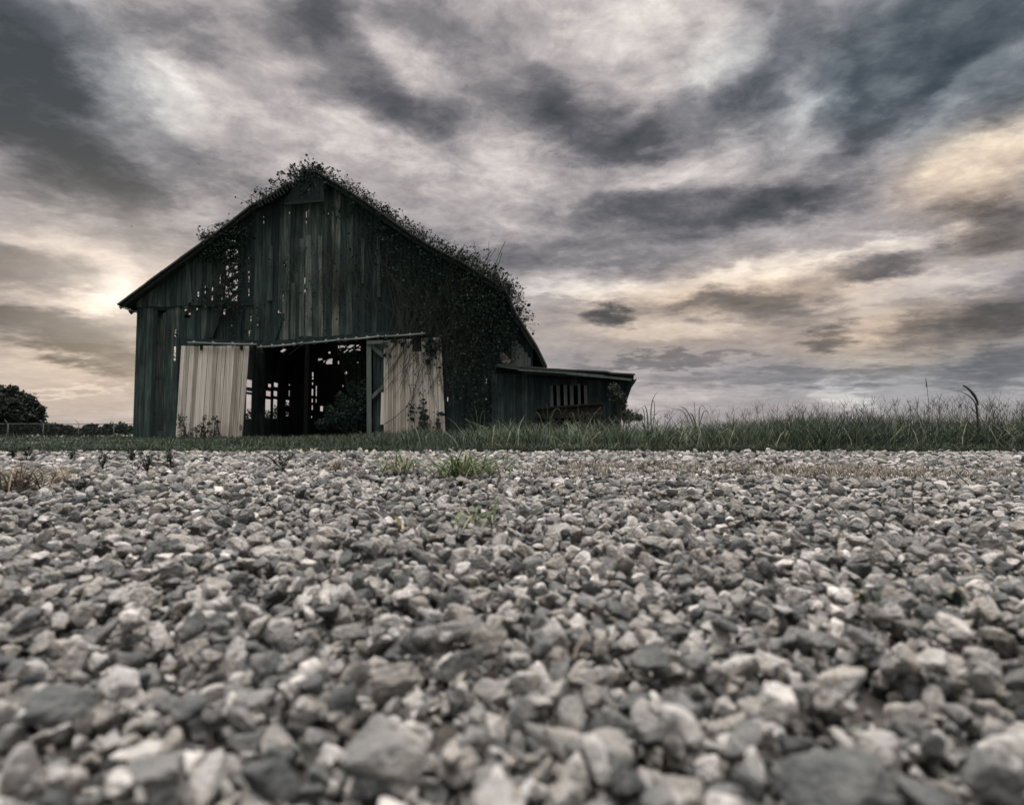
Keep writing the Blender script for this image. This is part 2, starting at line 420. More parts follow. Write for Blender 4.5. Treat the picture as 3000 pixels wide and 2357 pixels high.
def sstep(a, b, x):
    t_ = np.clip((x - a) / (b - a), 0, 1)
    return t_ * t_ * (3 - 2 * t_)

# ------------------------------------------------------------------ ground
GRAVEL_END = 7.15
def ground_z(x, y):
    x = np.asarray(x, float); y = np.asarray(y, float)
    z = -.95 * sstep(20, 50, y) * sstep(3, 22, -x + (y - 20) * .3)
    z = z + .02 * np.sin(x * .9 + 1) * np.sin(y * .7) * sstep(7, 10, y)
    return z - .11 * (1 - sstep(GRAVEL_END - .1, GRAVEL_END + .5, y))

def axis(lim, near):
    a = [0.0]; st = near
    while a[-1] < lim:
        a.append(a[-1] + st); st *= 1.12
    return np.array(a)
ax = axis(4200, .7); gx = np.concatenate([-ax[:0:-1], ax])
gy = np.concatenate([-axis(600, 2.)[:0:-1] - 3, np.arange(-3, 60, .6), 60 + axis(4200, 1.)])
X, Y = np.meshgrid(gx, gy)
V = np.stack([X, Y, ground_z(X, Y)], -1).reshape(-1, 3)
nx, ny = len(gx), len(gy)
i, j = np.meshgrid(np.arange(nx - 1), np.arange(ny - 1))
a = (j * nx + i).ravel()
kind(link('ground', np_mesh('ground', V, np.stack([a, a + 1, a + nx + 1, a + nx], 1), M['soil'])), 'structure')
# the stone dust bed of the drive, under the gravel
bx, by = np.meshgrid(np.linspace(-13, 13, 90), np.linspace(-2, GRAVEL_END + .12, 60))
bz = -.048 + .004 * np.sin(bx * 7) * np.sin(by * 5)
bV = np.stack([bx, by, bz], -1).reshape(-1, 3)
i, j = np.meshgrid(np.arange(89), np.arange(59)); a = (j * 90 + i).ravel()
kind(link('gravel_drive', np_mesh('gravel_drive', bV, np.stack([a, a + 1, a + 91, a + 90], 1), M['dust'])), 'structure')

# ------------------------------------------------------------------ stones
def ico(sub):
    import bmesh
    b = bmesh.new(); bmesh.ops.create_icosphere(b, subdivisions=sub, radius=1)
    b.verts.ensure_lookup_table()
    v = np.array([x.co[:] for x in b.verts]); f = np.array([[q.index for q in fc.verts] for fc in b.faces])
    b.free()
    return v / np.linalg.norm(v, axis=1, keepdims=True), f

def stone_shape(dirs, r, sharp=11.0):
    """a crushed stone: smooth intersection of random half spaces"""
    n = r.normal(size=(r.integers(6, 10), 3)); n /= np.linalg.norm(n, axis=1, keepdims=True)
    n = np.concatenate([n, [[1, 0, 0], [-1, 0, 0], [0, 1, 0], [0, -1, 0], [0, 0, 1], [0, 0, -1]]])
    d = r.uniform(.50, .98, len(n)); d[-6:] = r.uniform(.85, 1.25, 6)
    g = np.clip(dirs @ n.T, 0, None) / d
    rad = (g ** sharp).sum(1) ** (-1 / sharp)
    fr = r.normal(size=(5, 3)) * 3.2; ph = r.uniform(0, 6.28, 5)
    rad = rad * (1 + .022 * np.sin(dirs @ fr.T + ph).sum(1))
    return dirs * rad[:, None]

LOD = []
for sub, cnt in ((4, 36), (3, 36), (2, 30)):
    d_, f_ = ico(sub + 1) if False else ico(sub)
    LOD.append((d_, f_, [stone_shape(d_, np.random.default_rng(100 + q), (26, 24, 24)[4 - sub]) for q in range(cnt)]))

def rot_mats(yaw, tilt_ax, tilt):
    n = len(yaw)
    cz, sz = np.cos(yaw), np.sin(yaw)
    A = np.zeros((n, 3, 3)); A[:, 0, 0] = cz; A[:, 0, 1] = -sz; A[:, 1, 0] = sz; A[:, 1, 1] = cz; A[:, 2, 2] = 1
    ux, uy = np.cos(tilt_ax), np.sin(tilt_ax); c, s_ = np.cos(tilt), np.sin(tilt)
    B = np.zeros((n, 3, 3))
    B[:, 0, 0] = c + ux * ux * (1 - c); B[:, 0, 1] = ux * uy * (1 - c); B[:, 0, 2] = uy * s_
    B[:, 1, 0] = ux * uy * (1 - c); B[:, 1, 1] = c + uy * uy * (1 - c); B[:, 1, 2] = -ux * s_
    B[:, 2, 0] = -uy * s_; B[:, 2, 1] = ux * s_; B[:, 2, 2] = c
    return B @ A

# the stones that stand out in the foreground, each a thing of its own: (spot, width, squash, var, name of look, z lift)
ROCKS = [
    (2400, 2230, .100, (1.0, .85, .62), .18, 'big dark blurred rock, nearest the camera at the right'),
    (1130, 2170, .082, (1.0, .72, .60), .40, 'large wedge shaped stone with pale top, lowest left of centre'),
    (1160, 1950, .076, (1.0, .70, .62), .52, 'large pale topped stone with dark front, left of centre'),
    (2255, 2000, .046, (1.0, .85, .85), .86, 'small bright white stone, right of centre'),
    (1345, 1900, .070, (1.0, .60, .62), .28, 'dark grey blocky stone in the middle of the gravel'),
    (2440, 1960, .078, (1.0, .62, .50), .62, 'long smooth pale grey stone behind the bright white stone'),
    (200, 2020, .090, (1.0, .70, .45), .14, 'dark slanting slab of stone at the left edge'),
    (1450, 2300, .070, (.9, .9, .80), .66, 'upright rounded pale stone at the bottom middle'),
    (480, 2200, .075, (1.0, .80, .60), .34, 'lumpy grey stone in the lower left foreground'),
    (2010, 2070, .048, (.85, 1.0, .9), .80, 'round light grey stone left of the bright white stone'),
    (640, 1790, .055, (1.0, .70, .62), .20, 'dark grey angular stone in the left middle gravel'),
]
HM_RES = .008
hx0, hx1, hy0, hy1 = -10.2, 10.2, -.95, GRAVEL_END + .25
HW, HH = int((hx1 - hx0) / HM_RES), int((hy1 - hy0) / HM_RES)
hm = np.full((HH, HW), -.045, np.float32)

def deposit(x, y, rx, ry, rz, yaw, frac=.55):
    rr = max(rx, ry)
    i0 = int((x - rr - hx0) / HM_RES); i1 = int((x + rr - hx0) / HM_RES) + 1
    j0 = int((y - rr - hy0) / HM_RES); j1 = int((y + rr - hy0) / HM_RES) + 1
    i0, j0 = max(i0, 0), max(j0, 0); i1, j1 = min(i1, HW), min(j1, HH)
    if i1 - i0 < 1 or j1 - j0 < 1:
        return None
    w = hm[j0:j1, i0:i1]
    gx_ = hx0 + (np.arange(i0, i1) + .5) * HM_RES - x; gy_ = hy0 + (np.arange(j0, j1) + .5) * HM_RES - y
    c, s_ = math.cos(yaw), math.sin(yaw)
    u = (gx_[None] * c + gy_[:, None] * s_) / rx; v = (-gx_[None] * s_ + gy_[:, None] * c) / ry
    q = u * u + v * v; inn = q < 1
    if not inn.any():
        return None
    h = w[inn]
    base = float(h.mean() * (1 - frac) + h.max() * frac)
    zc = base + rz * .62
    dome = zc + rz * .9 * np.sqrt(np.clip(1 - q, 0, 1))
    np.maximum(w, np.where(inn, dome, -9), out=w)
    return zc

rock_at = [(G(r_[0], r_[1], .01), r_[2] * .70 / 2) for r_ in ROCKS]
zones = [(.12, 1.2, 7600, .0076), (1.2, 2.4, 5500, .0090), (2.4, 4.2, 2900, .0122), (4.2, GRAVEL_END, 1350, .0175)]
xs, ys, sz = [], [], []
for (y0, y1, dens, med) in zones:
    half = .98 * y1 + .4
    n = int(dens * (y1 - y0) * 2 * half)
    x = rng.uniform(-half, half, n); y = rng.uniform(y0, y1, n)
    keep = np.abs(x) < .98 * y + .4
    x, y = x[keep], y[keep]
    s_ = np.clip(rng.lognormal(math.log(med), .42, len(x)), .0032, med * 2.3)
    xs.append(x); ys.append(y); sz.append(s_)
# coarser stone to the sides and round the foot of the camera
n = 80000
x = rng.uniform(-9.6, 9.6, n); y = rng.uniform(-.8, GRAVEL_END, n)
keep = (np.abs(x) < .98 * np.maximum(y, 0) + 2.1) & ((np.abs(x) > .98 * y + .38) | (y < .12))
x, y = x[keep], y[keep]
xs.append(x); ys.append(y); sz.append(np.clip(rng.lognormal(math.log(.0125), .40, len(x)), .005, .03) * (1 + .04 * np.maximum(y, 0)))
x = np.concatenate(xs); y = np.concatenate(ys); s_ = np.concatenate(sz)
n = len(x)
order = np.argsort(s_ * rng.uniform(.3, 1.6, n))          # small ones mostly below
x, y, s_ = x[order], y[order], s_[order]
asp = np.stack([np.ones(n), rng.uniform(.55, .92, n), rng.uniform(.46, .88, n)], 1) * s_[:, None] * 1.22
YAW = yaw = rng.uniform(0, 6.283, n); tax = rng.uniform(0, 6.283, n); til = rng.normal(0, .62, n)
z = np.zeros(n); ok = np.ones(n, bool)
holes_ = (np.sin(x * 23 + 2 * np.sin(y * 17)) + np.sin(y * 29 + 2 * np.sin(x * 19 + 1)) + rng.normal(0, .35, n) > 1.15) & (y < 3.4)
for q in range(n):
    if any(abs(x[q] - c_.x) < .95 * hw and abs(y[q] - c_.y) < .80 * hw and s_[q] > .3 * hw - .004 for c_, hw in rock_at if abs(y[q] - c_.y) < .075) or (holes_[q] and s_[q] > .006):
        ok[q] = False; continue
    r_ = deposit(x[q], y[q], asp[q, 0], asp[q, 1], asp[q, 2], yaw[q])
    if r_ is None or r_ > .014 + .5 * asp[q, 2]:
        ok[q] = False
    else:
        z[q] = r_
msk = hm > -.04
SHIFT = float(hm[msk].mean()) + .006
z -= SHIFT; Z = z
rock_rng = np.random.default_rng(23)
drocks, frocks = ico(5)
for n_, (px, py, wd, sq, var, look) in enumerate(ROCKS):
    p = G(px, py, .01)
    s_ = wd * .70 / 2
    yaw = rock_rng.uniform(0, 6.28) if n_ not in (0, 1, 2, 4, 5, 6) else rock_rng.uniform(-.4, .4)
    if n_ == 6:
        yaw = .5
    z = deposit(p.x, p.y, s_ * sq[0], s_ * sq[1], s_ * sq[2], yaw, .15)
    z = max(z - SHIFT, -.006)
    sh = stone_shape(drocks, np.random.default_rng(300 + n_), 22)
    fr = rock_rng.normal(size=(14, 3)) * 9; ph = rock_rng.uniform(0, 6.28, 14)
    sh = sh * (1 + .014 * np.sin(drocks @ fr.T + ph).sum(1))[:, None] * np.array(sq) * s_
    Rm = rot_mats(np.array([yaw]), np.array([rock_rng.uniform(0, 6.28)]), np.array([rock_rng.uniform(.05, .3)]))[0]
    Vr = sh @ Rm.T
    me = np_mesh('rock', Vr, frocks, M['stone'], np.full(len(Vr), var))
    o = link('rock', me, None, (p.x, p.y, z))
    tag(o, look[:90], 'stone', 'larger stones in the foreground gravel')

bed = bpy.data.objects['gravel_drive']; bed.location.z = -SHIFT
print('shift', SHIFT)
RM = rot_mats(YAW, tax, til)
var = np.clip(rng.normal(.53, .19, n), .02, 1.0)
var[rng.random(n) < .16] *= .40
lev = np.where(y < .52, 0, np.where(y < 1.35, 1, 2)); lev[(np.abs(x) > .98 * y + .4) | (y < .12)] = 2
gv, gf, ga, gs, off = [], [], [], [], 0
for L_, (d_, f_, shapes) in enumerate(LOD):
    pick = rng.integers(0, len(shapes), n)
    for q, sh in enumerate(shapes):
        ids = np.where(ok & (lev == L_) & (pick == q))[0]
        if not len(ids):
            continue
        Vv = np.einsum('nij,nkj->nki', RM[ids], sh[None] * asp[ids][:, None, :]) + np.stack([x[ids], y[ids], Z[ids]], 1)[:, None, :]
        m_ = len(sh)
        gv.append(Vv.reshape(-1, 3).astype(np.float32))
        gf.append((f_[None] + (np.arange(len(ids)) * m_ + off)[:, None, None]).reshape(-1, 3))
        gs.append(L_ < 1); ga.append(np.repeat(var[ids], m_)); off += m_ * len(ids)
me = np_mesh('gravel', np.concatenate(gv), np.concatenate(gf), M['stone'], np.concatenate(ga))
me.polygons.foreach_set('use_smooth', np.concatenate([np.full(len(f), len(f) and fl) for f, fl in zip(gf, gs)]))
kind(link('gravel', me), 'stuff', 'loose pale grey crushed limestone gravel covering the drive', 'gravel')
print('stones', int(ok.sum()), 'of', n, 'tris', sum(len(f) for f in gf))
del gv, gf, ga

# ------------------------------------------------------------------ barn
D = 20.0
YB = 34.0                                   # back wall
LEFT_ROOF = [(344, 894), (430, 830), (526, 759), (600, 706), (668, 656), (735, 602), (800, 568), (855, 532), (886, 502)]
RIGHT_ROOF = [(925, 503), (991, 541), (1064, 587), (1121, 629), (1197, 682), (1260, 720), (1368, 777), (1452, 830), (1490, 865), (1507, 914), (1532, 952), (1570, 1012), (1600, 1074)]
roofL = [P(a, b, D - .4) for a, b in LEFT_ROOF]
roofR = [P(a, b, D - .4) for a, b in RIGHT_ROOF]
prof = [(p.x, p.z) for p in roofL + roofR]
roof_z = lerp_poly(prof)
BO = P(900, 1285, D); BO = Vector((BO.x, D, 0))
barn = thing('barn', 'weathered grey board barn with sagging roof and pale sliding doors, overgrown with vines', 'barn', BO)

def px_x(px, D_=D, py=1000):
    return P(px, py, D_).x
def px_z(py, D_=D, px=1500):
    return P(px, py, D_).z

def rect(px0, px1, py0, py1, D_):
    a_, b_ = P((px0 + px1) / 2, py0, D_), P((px0 + px1) / 2, py1, D_)
    c_, d_ = P(px0, (py0 + py1) / 2, D_), P(px1, (py0 + py1) / 2, D_)
    return (c_.x, d_.x, b_.z, a_.z)

def boards(mb, x0, x1, zb, zt, y, holes=(), wid=(.17, .27), gap=.006, th=.028, shade=None, rr=None, jit=.012, lean=.0):
    """vertical boards side by side from x0 to x1, cut by the holes (x0, x1, z0, z1)"""
    rr = rr or random
    x_ = x0
    while x_ < x1 - .02:
        w = min(rr.uniform(*wid), x1 - x_)
        if x1 - (x_ + w) < .08:
            w = x1 - x_
        a_, b_ = x_ + gap / 2, x_ + w - gap / 2
        yy = y + rr.uniform(-jit, jit)
        v = min(max((shade((a_ + b_) / 2) if shade else .5) + rr.gauss(0, .16), 0), 1)
        bz = zb((a_ + b_) / 2) if callable(zb) else zb
        bz += rr.uniform(-.03, .03)
        cuts = [a_, b_] + [c for h in holes for c in h[:2] if a_ < c < b_]
        cuts = sorted(set(cuts))
        sk = rr.uniform(-lean, lean)
        for c, d in zip(cuts, cuts[1:]):
            m_ = (c + d) / 2
            tl, tr_ = (zt(c), zt(d)) if callable(zt) else (zt, zt)
            lo = bz
            for h in sorted((h for h in holes if h[0] <= m_ <= h[1]), key=lambda h: h[2]):
                if h[2] >= min(tl, tr_):
                    break
                if h[2] > lo + .005:
                    mb.quad_slab([(c, yy, lo), (d, yy, lo), (d, yy, h[2]), (c, yy, h[2])], th, v)
                lo = max(lo, h[3])
            if lo < min(tl, tr_) - .01:
                mb.quad_slab([(c, yy, lo), (d, yy, lo), (d, yy, tr_), (c, yy, tl)], th, v)
        x_ += w

# light leaks in the gable (photo spots): x0, x1, y0, y1
LEAKS = [(663, 697, 730, 790), (664, 698, 795, 832), (661, 697, 838, 881), (644, 647, 806, 831), (728, 731, 748, 758), (728, 731, 794, 800), (728, 731, 808, 836), (728, 731, 846, 867),
         (579, 584, 855, 877), (600, 603, 838, 860), (598, 602, 876, 881), (621, 625, 842, 880), (553, 560, 878, 887), (649, 652, 868, 878),
         (539, 547, 905, 914), (550, 557, 905, 912), (571, 577, 901, 907), (653, 658, 904, 920), (683, 687, 940, 947), (675, 680, 951, 957), (680, 685, 972, 980), (755, 758, 902, 910), (732, 735, 925, 940),
         (753, 757, 945, 953), (727, 732, 966, 983), (510, 515, 965, 990), (507, 514, 1014, 1056), (814, 824, 908, 918), (831, 834, 765, 778), (828, 831, 850, 884), (891, 895, 812, 832), (892, 898, 848, 858),
         (772, 775, 628, 655), (847, 850, 621, 626), (897, 899, 620, 656), (961, 963, 616, 628), (850, 853, 832, 838), (791, 794, 766, 780), (642, 660, 690, 694), (676, 690, 700, 712),
         (1310, 1313, 1163, 1178), (1423, 1426, 1110, 1121), (1423, 1426, 1162, 1170), (985, 987, 640, 660)]
leaks = [rect(*l, D) for l in LEAKS]
xl_top, xl_bot = P(398, 905, D).x, P(389, 1285, D).x
XL = (xl_top + xl_bot) / 2
XR = P(1562, 1074, D).x
wall_top = lambda x_: max(roof_z(x_) - .10, .2)
drip = lerp_poly([(XL, px_z(900)), (px_x(560), px_z(897)), (px_x(740), px_z(893)), (px_x(745), px_z(1000)), (px_x(860), px_z(1004)), (px_x(1000), px_z(994)), (px_x(1245), px_z(980)), (XR, px_z(985))])
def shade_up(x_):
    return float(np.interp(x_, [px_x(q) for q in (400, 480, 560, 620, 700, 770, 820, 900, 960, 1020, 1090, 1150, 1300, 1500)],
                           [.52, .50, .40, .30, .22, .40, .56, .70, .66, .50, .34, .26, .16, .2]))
rA = random.Random(11)
mb = MB()
xs_split = px_x(742)
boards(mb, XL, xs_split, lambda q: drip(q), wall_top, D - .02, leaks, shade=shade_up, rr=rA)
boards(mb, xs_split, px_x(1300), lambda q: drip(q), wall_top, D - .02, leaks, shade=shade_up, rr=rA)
slot = rect(455, 481, 907, 1262, D)
door_open = (px_x(728), px_x(1072), -1, px_z(1012))
door_l = (px_x(545), px_x(728), -1, px_z(1035))
lower_holes = leaks + [slot, rect(538, 556, 905, 930, D), rect(818, 838, 915, 1003, D)]
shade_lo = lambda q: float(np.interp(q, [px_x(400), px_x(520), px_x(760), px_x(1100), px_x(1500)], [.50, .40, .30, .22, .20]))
# lower siding left of the doorway
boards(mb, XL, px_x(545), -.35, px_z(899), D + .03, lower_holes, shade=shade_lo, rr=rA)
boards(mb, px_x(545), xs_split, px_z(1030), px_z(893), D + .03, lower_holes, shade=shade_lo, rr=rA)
# right of the doors: full height
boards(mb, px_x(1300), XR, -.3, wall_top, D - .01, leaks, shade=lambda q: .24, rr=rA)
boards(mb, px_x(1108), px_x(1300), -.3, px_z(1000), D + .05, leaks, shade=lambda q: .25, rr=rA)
mb.build('front_siding', M['siding'], barn, BO)

# a few loose, leaning and pale boards nailed over the rest
mb = MB()
for (a_, b_, c_, d_, v) in [((818, 918), (786, 1008), 30, 34, .35), ((903, 690), (905, 985), 17, 19, .98), ((938, 692), (940, 992), 11, 12, .95), ((885, 700), (884, 985), 14, 14, .80), ((975, 620), (976, 760), 7, 7, .85),
                            ((1063, 700), (1062, 830), 9, 10, .70), ((1108, 690), (1110, 870), 9, 9, .72), ((860, 830), (858, 995), 13, 15, .66), ((792, 720), (790, 880), 15, 15, .55), ((640, 905), (610, 990), 24, 26, .28), ((548, 760), (556, 892), 12, 14, .62), ((700, 902), (690, 1000), 22, 22, .25)]:
    q0, q1 = P(*a_, D - .075), P(*b_, D - .075)
    k_ = D / FPX
    mb.quad_slab([(q1.x - d_ * k_ / 2, q1.y, q1.z), (q1.x + d_ * k_ / 2, q1.y, q1.z), (q0.x + c_ * k_ / 2, q0.y, q0.z), (q0.x - c_ * k_ / 2, q0.y, q0.z + .03)], .022, v)
    mb.build('loose_board', M['siding'], barn, BO); mb = MB()

# girts behind the boards, seen through the missing one
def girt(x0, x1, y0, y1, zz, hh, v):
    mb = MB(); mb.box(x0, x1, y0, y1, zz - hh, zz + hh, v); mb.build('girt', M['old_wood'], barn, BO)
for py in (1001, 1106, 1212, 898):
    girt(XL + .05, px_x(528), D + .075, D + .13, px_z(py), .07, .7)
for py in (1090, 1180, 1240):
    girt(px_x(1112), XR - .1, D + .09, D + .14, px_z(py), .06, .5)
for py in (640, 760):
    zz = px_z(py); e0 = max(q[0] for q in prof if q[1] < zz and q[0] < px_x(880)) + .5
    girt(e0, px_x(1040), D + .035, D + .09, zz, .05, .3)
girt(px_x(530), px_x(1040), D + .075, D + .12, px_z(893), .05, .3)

# hay hood at the peak
hd = [P(a_, b_, D - .38) for a_, b_ in ((838, 592), (858, 536), (886, 508), (925, 510), (958, 532), (982, 552))]
hz = lerp_poly([(p.x, p.z) for p in hd])
mb = MB()
boards(mb, hd[0].x, P(948, 586, D - .38).x, lerp_poly([(hd[0].x, P(838, 594, D - .38).z), (hd[-1].x, P(948, 585, D - .38).z)]), lambda q: hz(q) + .02, D - .36, rr=random.Random(2), shade=lambda q: .14)
q0, q1 = P(835, 598, D - .40), P(950, 588, D - .40)
mb.bar(q0, q1, .07, .08, .2)
mb.a = [v * .3 for v in mb.a]
mb.build('hay_hood', M['old_wood'], barn, BO)

# roof: sheets on purlins; many sheets of the left slope are gone
def ray_leak(px, py):
    """cells of the left slope and the left wall that lie behind a light leak"""
    d = ray(px, py)
    out = []
    for Yq in np.arange(D + .3, YB, .05):
        q = Vector((0, 0, CAM_H)) + d * (Yq / d.y)
        if q.x < XL:
            return [('wall', Yq, q.z)]
        if q.z > roof_z(q.x) - .12:
            return [('roof', Yq, q.x)]
    return [('back', q.x, q.z)]
gone, wall_gone, back_gone = [], [], []
for l in LEAKS:
    for uu in (0, .5, 1):
        for vv in (0, .33, .66, 1):
            for kx, a_, b_ in ray_leak(l[0] + (l[1] - l[0]) * uu, l[2] + (l[3] - l[2]) * vv):
                (gone if kx == 'roof' else wall_gone if kx == 'wall' else back_gone).append((a_, b_))

mb = MB(); fascia = MB()
rr = random.Random(5)
def seg_points(pl, step):
    out = []
    for a_, b_ in zip(pl, pl[1:]):
        m_ = max(1, int((b_ - a_).length / step))
        out += [a_.lerp(b_, k / m_) for k in range(m_)]
    return out + [pl[-1]]
fine = seg_points(roofL, .55) + seg_points(roofR, .8)
ysheets = [D - .4, D + .25] + list(np.arange(D + .85, YB + .3, .62)) + [YB + .4]
nL = len(seg_points(roofL, .55))
ridge_x = (roofL[-1].x + roofR[0].x) / 2
fineL = seg_points(roofL, .55) + [Vector((ridge_x - .01, roofL[-1].y, roofL[-1].z))]
fineR = [Vector((ridge_x + .01, roofR[0].y, roofR[0].z))] + seg_points(roofR, .8)
slopes = {}
for k, p0, p1 in [(0, a_, b_) for a_, b_ in zip(fineL, fineL[1:])] + [(999, a_, b_) for a_, b_ in zip(fineR, fineR[1:])]:
    mb = slopes.setdefault(k, MB())
    nrm = Vector((-(p1.z - p0.z), 0, p1.x - p0.x)).normalized() * .055
    for ya, yb in zip(ysheets, ysheets[1:]):
        if ya > D:
            if any(ya - .12 < a_ < yb + .12 and p0.x - .12 < b_ < p1.x + .12 for a_, b_ in gone):
                continue
            if k < nL and rr.random() < .06:
                continue
        elif k < nL and 745 < (p0.x / (D - .4) * FPX + 1500) < 860 and ya > D - .5 and rr.random() < .45:
            continue
        s0 = rr.uniform(-.012, .012)
        q = [(p0.x, p0.z + s0), (p1.x, p1.z + s0), (p1.x + nrm.x, p1.z + nrm.z + s0), (p0.x + nrm.x, p0.z + nrm.z + s0)]
        mb.hexa([(u, ya + .002, w) for u, w in q] + [(u, yb - .002, w) for u, w in q], rr.random())
roof_l = slopes[0].build('roof', M['tin'], barn, BO); roof_r = slopes[999].build('roof', M['tin'], barn, BO)
roof_l['label'] = 'left roof slope with many sheets missing'; roof_r['label'] = 'right roof slope sagging under vines'
for pl, roof in ((roofL, roof_l), (roofR, roof_r)):                    # rafters
    for yr in list(np.arange(D + .25, YB, 1.2)):
        mb = MB()
        for p0, p1 in zip(pl, pl[1:]):
            a_, b_ = Vector((p0.x, yr, p0.z - .13)), Vector((p1.x, yr, p1.z - .13))
            mb.bar(a_, b_ + (b_ - a_).normalized() * .03, .055, .15, .4)
        mb.build('rafter', M['back_wood'], roof, BO)
mb = MB()
for p0, p1 in zip(roofL[:-3], roofL[1:-2]):  # barge boards under the sheet ends
    mb.bar(p0 + Vector((.02, .10, -.075)), p1 + Vector((.02, .10, -.060)), .04, .10, .4)
mb.build('barge_board', M['old_wood'], roof_l, BO); mb = MB()
for p0, p1 in zip(roofR, roofR[1:]):
    mb.bar(p0 + Vector((-.02, .10, -.085)), p1 + Vector((-.02, .10, -.085)), .04, .15, .3)
mb.build('barge_board', M['old_wood'], roof_r, BO)
for q in range(12):                          # purlin ends where the sheets are gone
    px = 752 + q * 9
    mb = MB(); e = P(px, float(np.interp(px, [a for a, b in LEFT_ROOF], [b for a, b in LEFT_ROOF])) - rr.uniform(-2, 6), D - .55)
    mb.bar(e + Vector((-.02, 0, .05)), e + Vector((.10, .05, -.16)), .05, .05, .6)
    mb.bar(e + Vector((0, 0, 0)), e + Vector((0, .9, 0)), .06, .05, .4)
    mb.build('purlin_end', M['old_wood'], roof_l, BO)
# left eave soffit
mb = MB()
e0, e1 = roofL[0], P(400, 909, D - .35)
mb.hexa([(e0.x + .03, D - .38, e0.z - .05), (XL + .02, D - .38, e1.z - .02), (XL + .02, D - .38, e1.z + .04), (e0.x + .03, D - .38, e0.z - .02),
         (e0.x + .03, YB, e0.z - .05), (XL + .02, YB, e1.z - .02), (XL + .02, YB, e1.z + .04), (e0.x + .03, YB, e0.z - .02)], .8)
mb.build('soffit', M['grey_wood'], roof_l, BO)

# side walls, back wall, inside posts
def side_wall(xw, top, holes, seed):
    mb_ = MB()
    boards(mb_, D + .07, YB, -1.1, top, 0, holes, wid=(.2, .3), gap=.004, rr=random.Random(seed), jit=.004)
    mb_.v = [(xw - yy_, xx_, zz_) for xx_, yy_, zz_ in mb_.v]
    return mb_
zl = roof_z(XL) - .12
BACK = [(722, 739, 1112, 1134), (722, 739, 1145, 1148), (722, 738, 1155, 1228), (786, 795, 1124, 1134), (803, 815, 1121, 1133), (780, 794, 1145, 1160), (802, 813, 1145, 1160), (778, 794, 1169, 1226), (801, 813, 1169, 1226),
        (847, 850, 1125, 1129), (847, 850, 1143, 1160), (838, 848, 1172, 1187), (838, 846, 1206, 1218), (914, 918, 1090, 1103), (914, 918, 1106, 1111), (914, 917, 1120, 1127), (913, 917, 1139, 1158), (913, 916, 1168, 1178), (913, 916, 1187, 1200), (911, 914, 1219, 1223),
        (925, 928, 1130, 1142), (925, 928, 1144, 1160), (925, 927, 1168, 1178), (938, 946, 1189, 1204), (936, 942, 1235, 1246), (999, 1001, 1163, 1174), (1003, 1006, 1128, 1132),
        (932, 944, 1050, 1056), (948, 958, 1052, 1062), (955, 973, 1050, 1066), (962, 974, 1051, 1055), (990, 993, 1057, 1066), (1010, 1017, 1088, 1095), (962, 968, 1030, 1035), (990, 1018, 1012, 1034), (1018, 1034, 1010, 1032), (1034, 1056, 1010, 1026), (1046, 1050, 1060, 1063), (1039, 1042, 1068, 1071), (1063, 1066, 1066, 1068)]
XI = XL + .02
def on_side(px, py):
    d = ray(px, py); k_ = XI / d.x
    return d.y * k_, CAM_H + d.z * k_
sh_ = [(a_ - .12, a_ + .12, b_ - .12, b_ + .12) for a_, b_ in wall_gone]
for (x0, x1, y0, y1) in BACK:
    if x1 < 852:
        ya, yb = on_side(x0, y0)[0], on_side(x1, y0)[0]
        m_ = (x0 + x1) / 2
        sh_.append((ya, yb, on_side(m_, y1)[1], on_side(m_, y0)[1]))
side_wall(XI, zl, sh_, 31).build('side_wall', M['siding'], barn, BO)
side_wall(XR - .02, roof_z(XR) - .12, [], 32).build('side_wall', M['siding'], barn, BO)
bh = [rect(*b, YB) for b in BACK if b[1] >= 852] + [(a_ - .12, a_ + .12, b_ - .12, b_ + .12) for a_, b_ in back_gone]
mb = MB()
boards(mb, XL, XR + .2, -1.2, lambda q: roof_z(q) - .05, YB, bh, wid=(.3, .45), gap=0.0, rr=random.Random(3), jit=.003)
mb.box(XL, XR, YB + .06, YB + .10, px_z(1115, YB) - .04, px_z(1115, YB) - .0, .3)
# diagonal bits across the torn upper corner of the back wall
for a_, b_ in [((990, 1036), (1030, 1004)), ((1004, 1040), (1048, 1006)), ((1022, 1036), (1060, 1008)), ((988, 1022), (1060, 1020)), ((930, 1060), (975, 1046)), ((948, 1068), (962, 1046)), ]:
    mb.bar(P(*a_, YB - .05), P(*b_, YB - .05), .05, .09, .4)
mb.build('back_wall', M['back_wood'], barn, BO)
mb = MB()
for yy in (24.5, 29.2):
    for px in (520, 640, 900, 1180, 1400):
        xx = P(px, 1100, yy).x
        if XL + .4 < xx < XR - .3:
            mb = MB(); mb.box(xx - .09, xx + .09, yy - .09, yy + .09, -1.0, max(min(roof_z(xx) - .3, 6), 1), .4); mb.build('post', M['back_wood'], barn, BO)

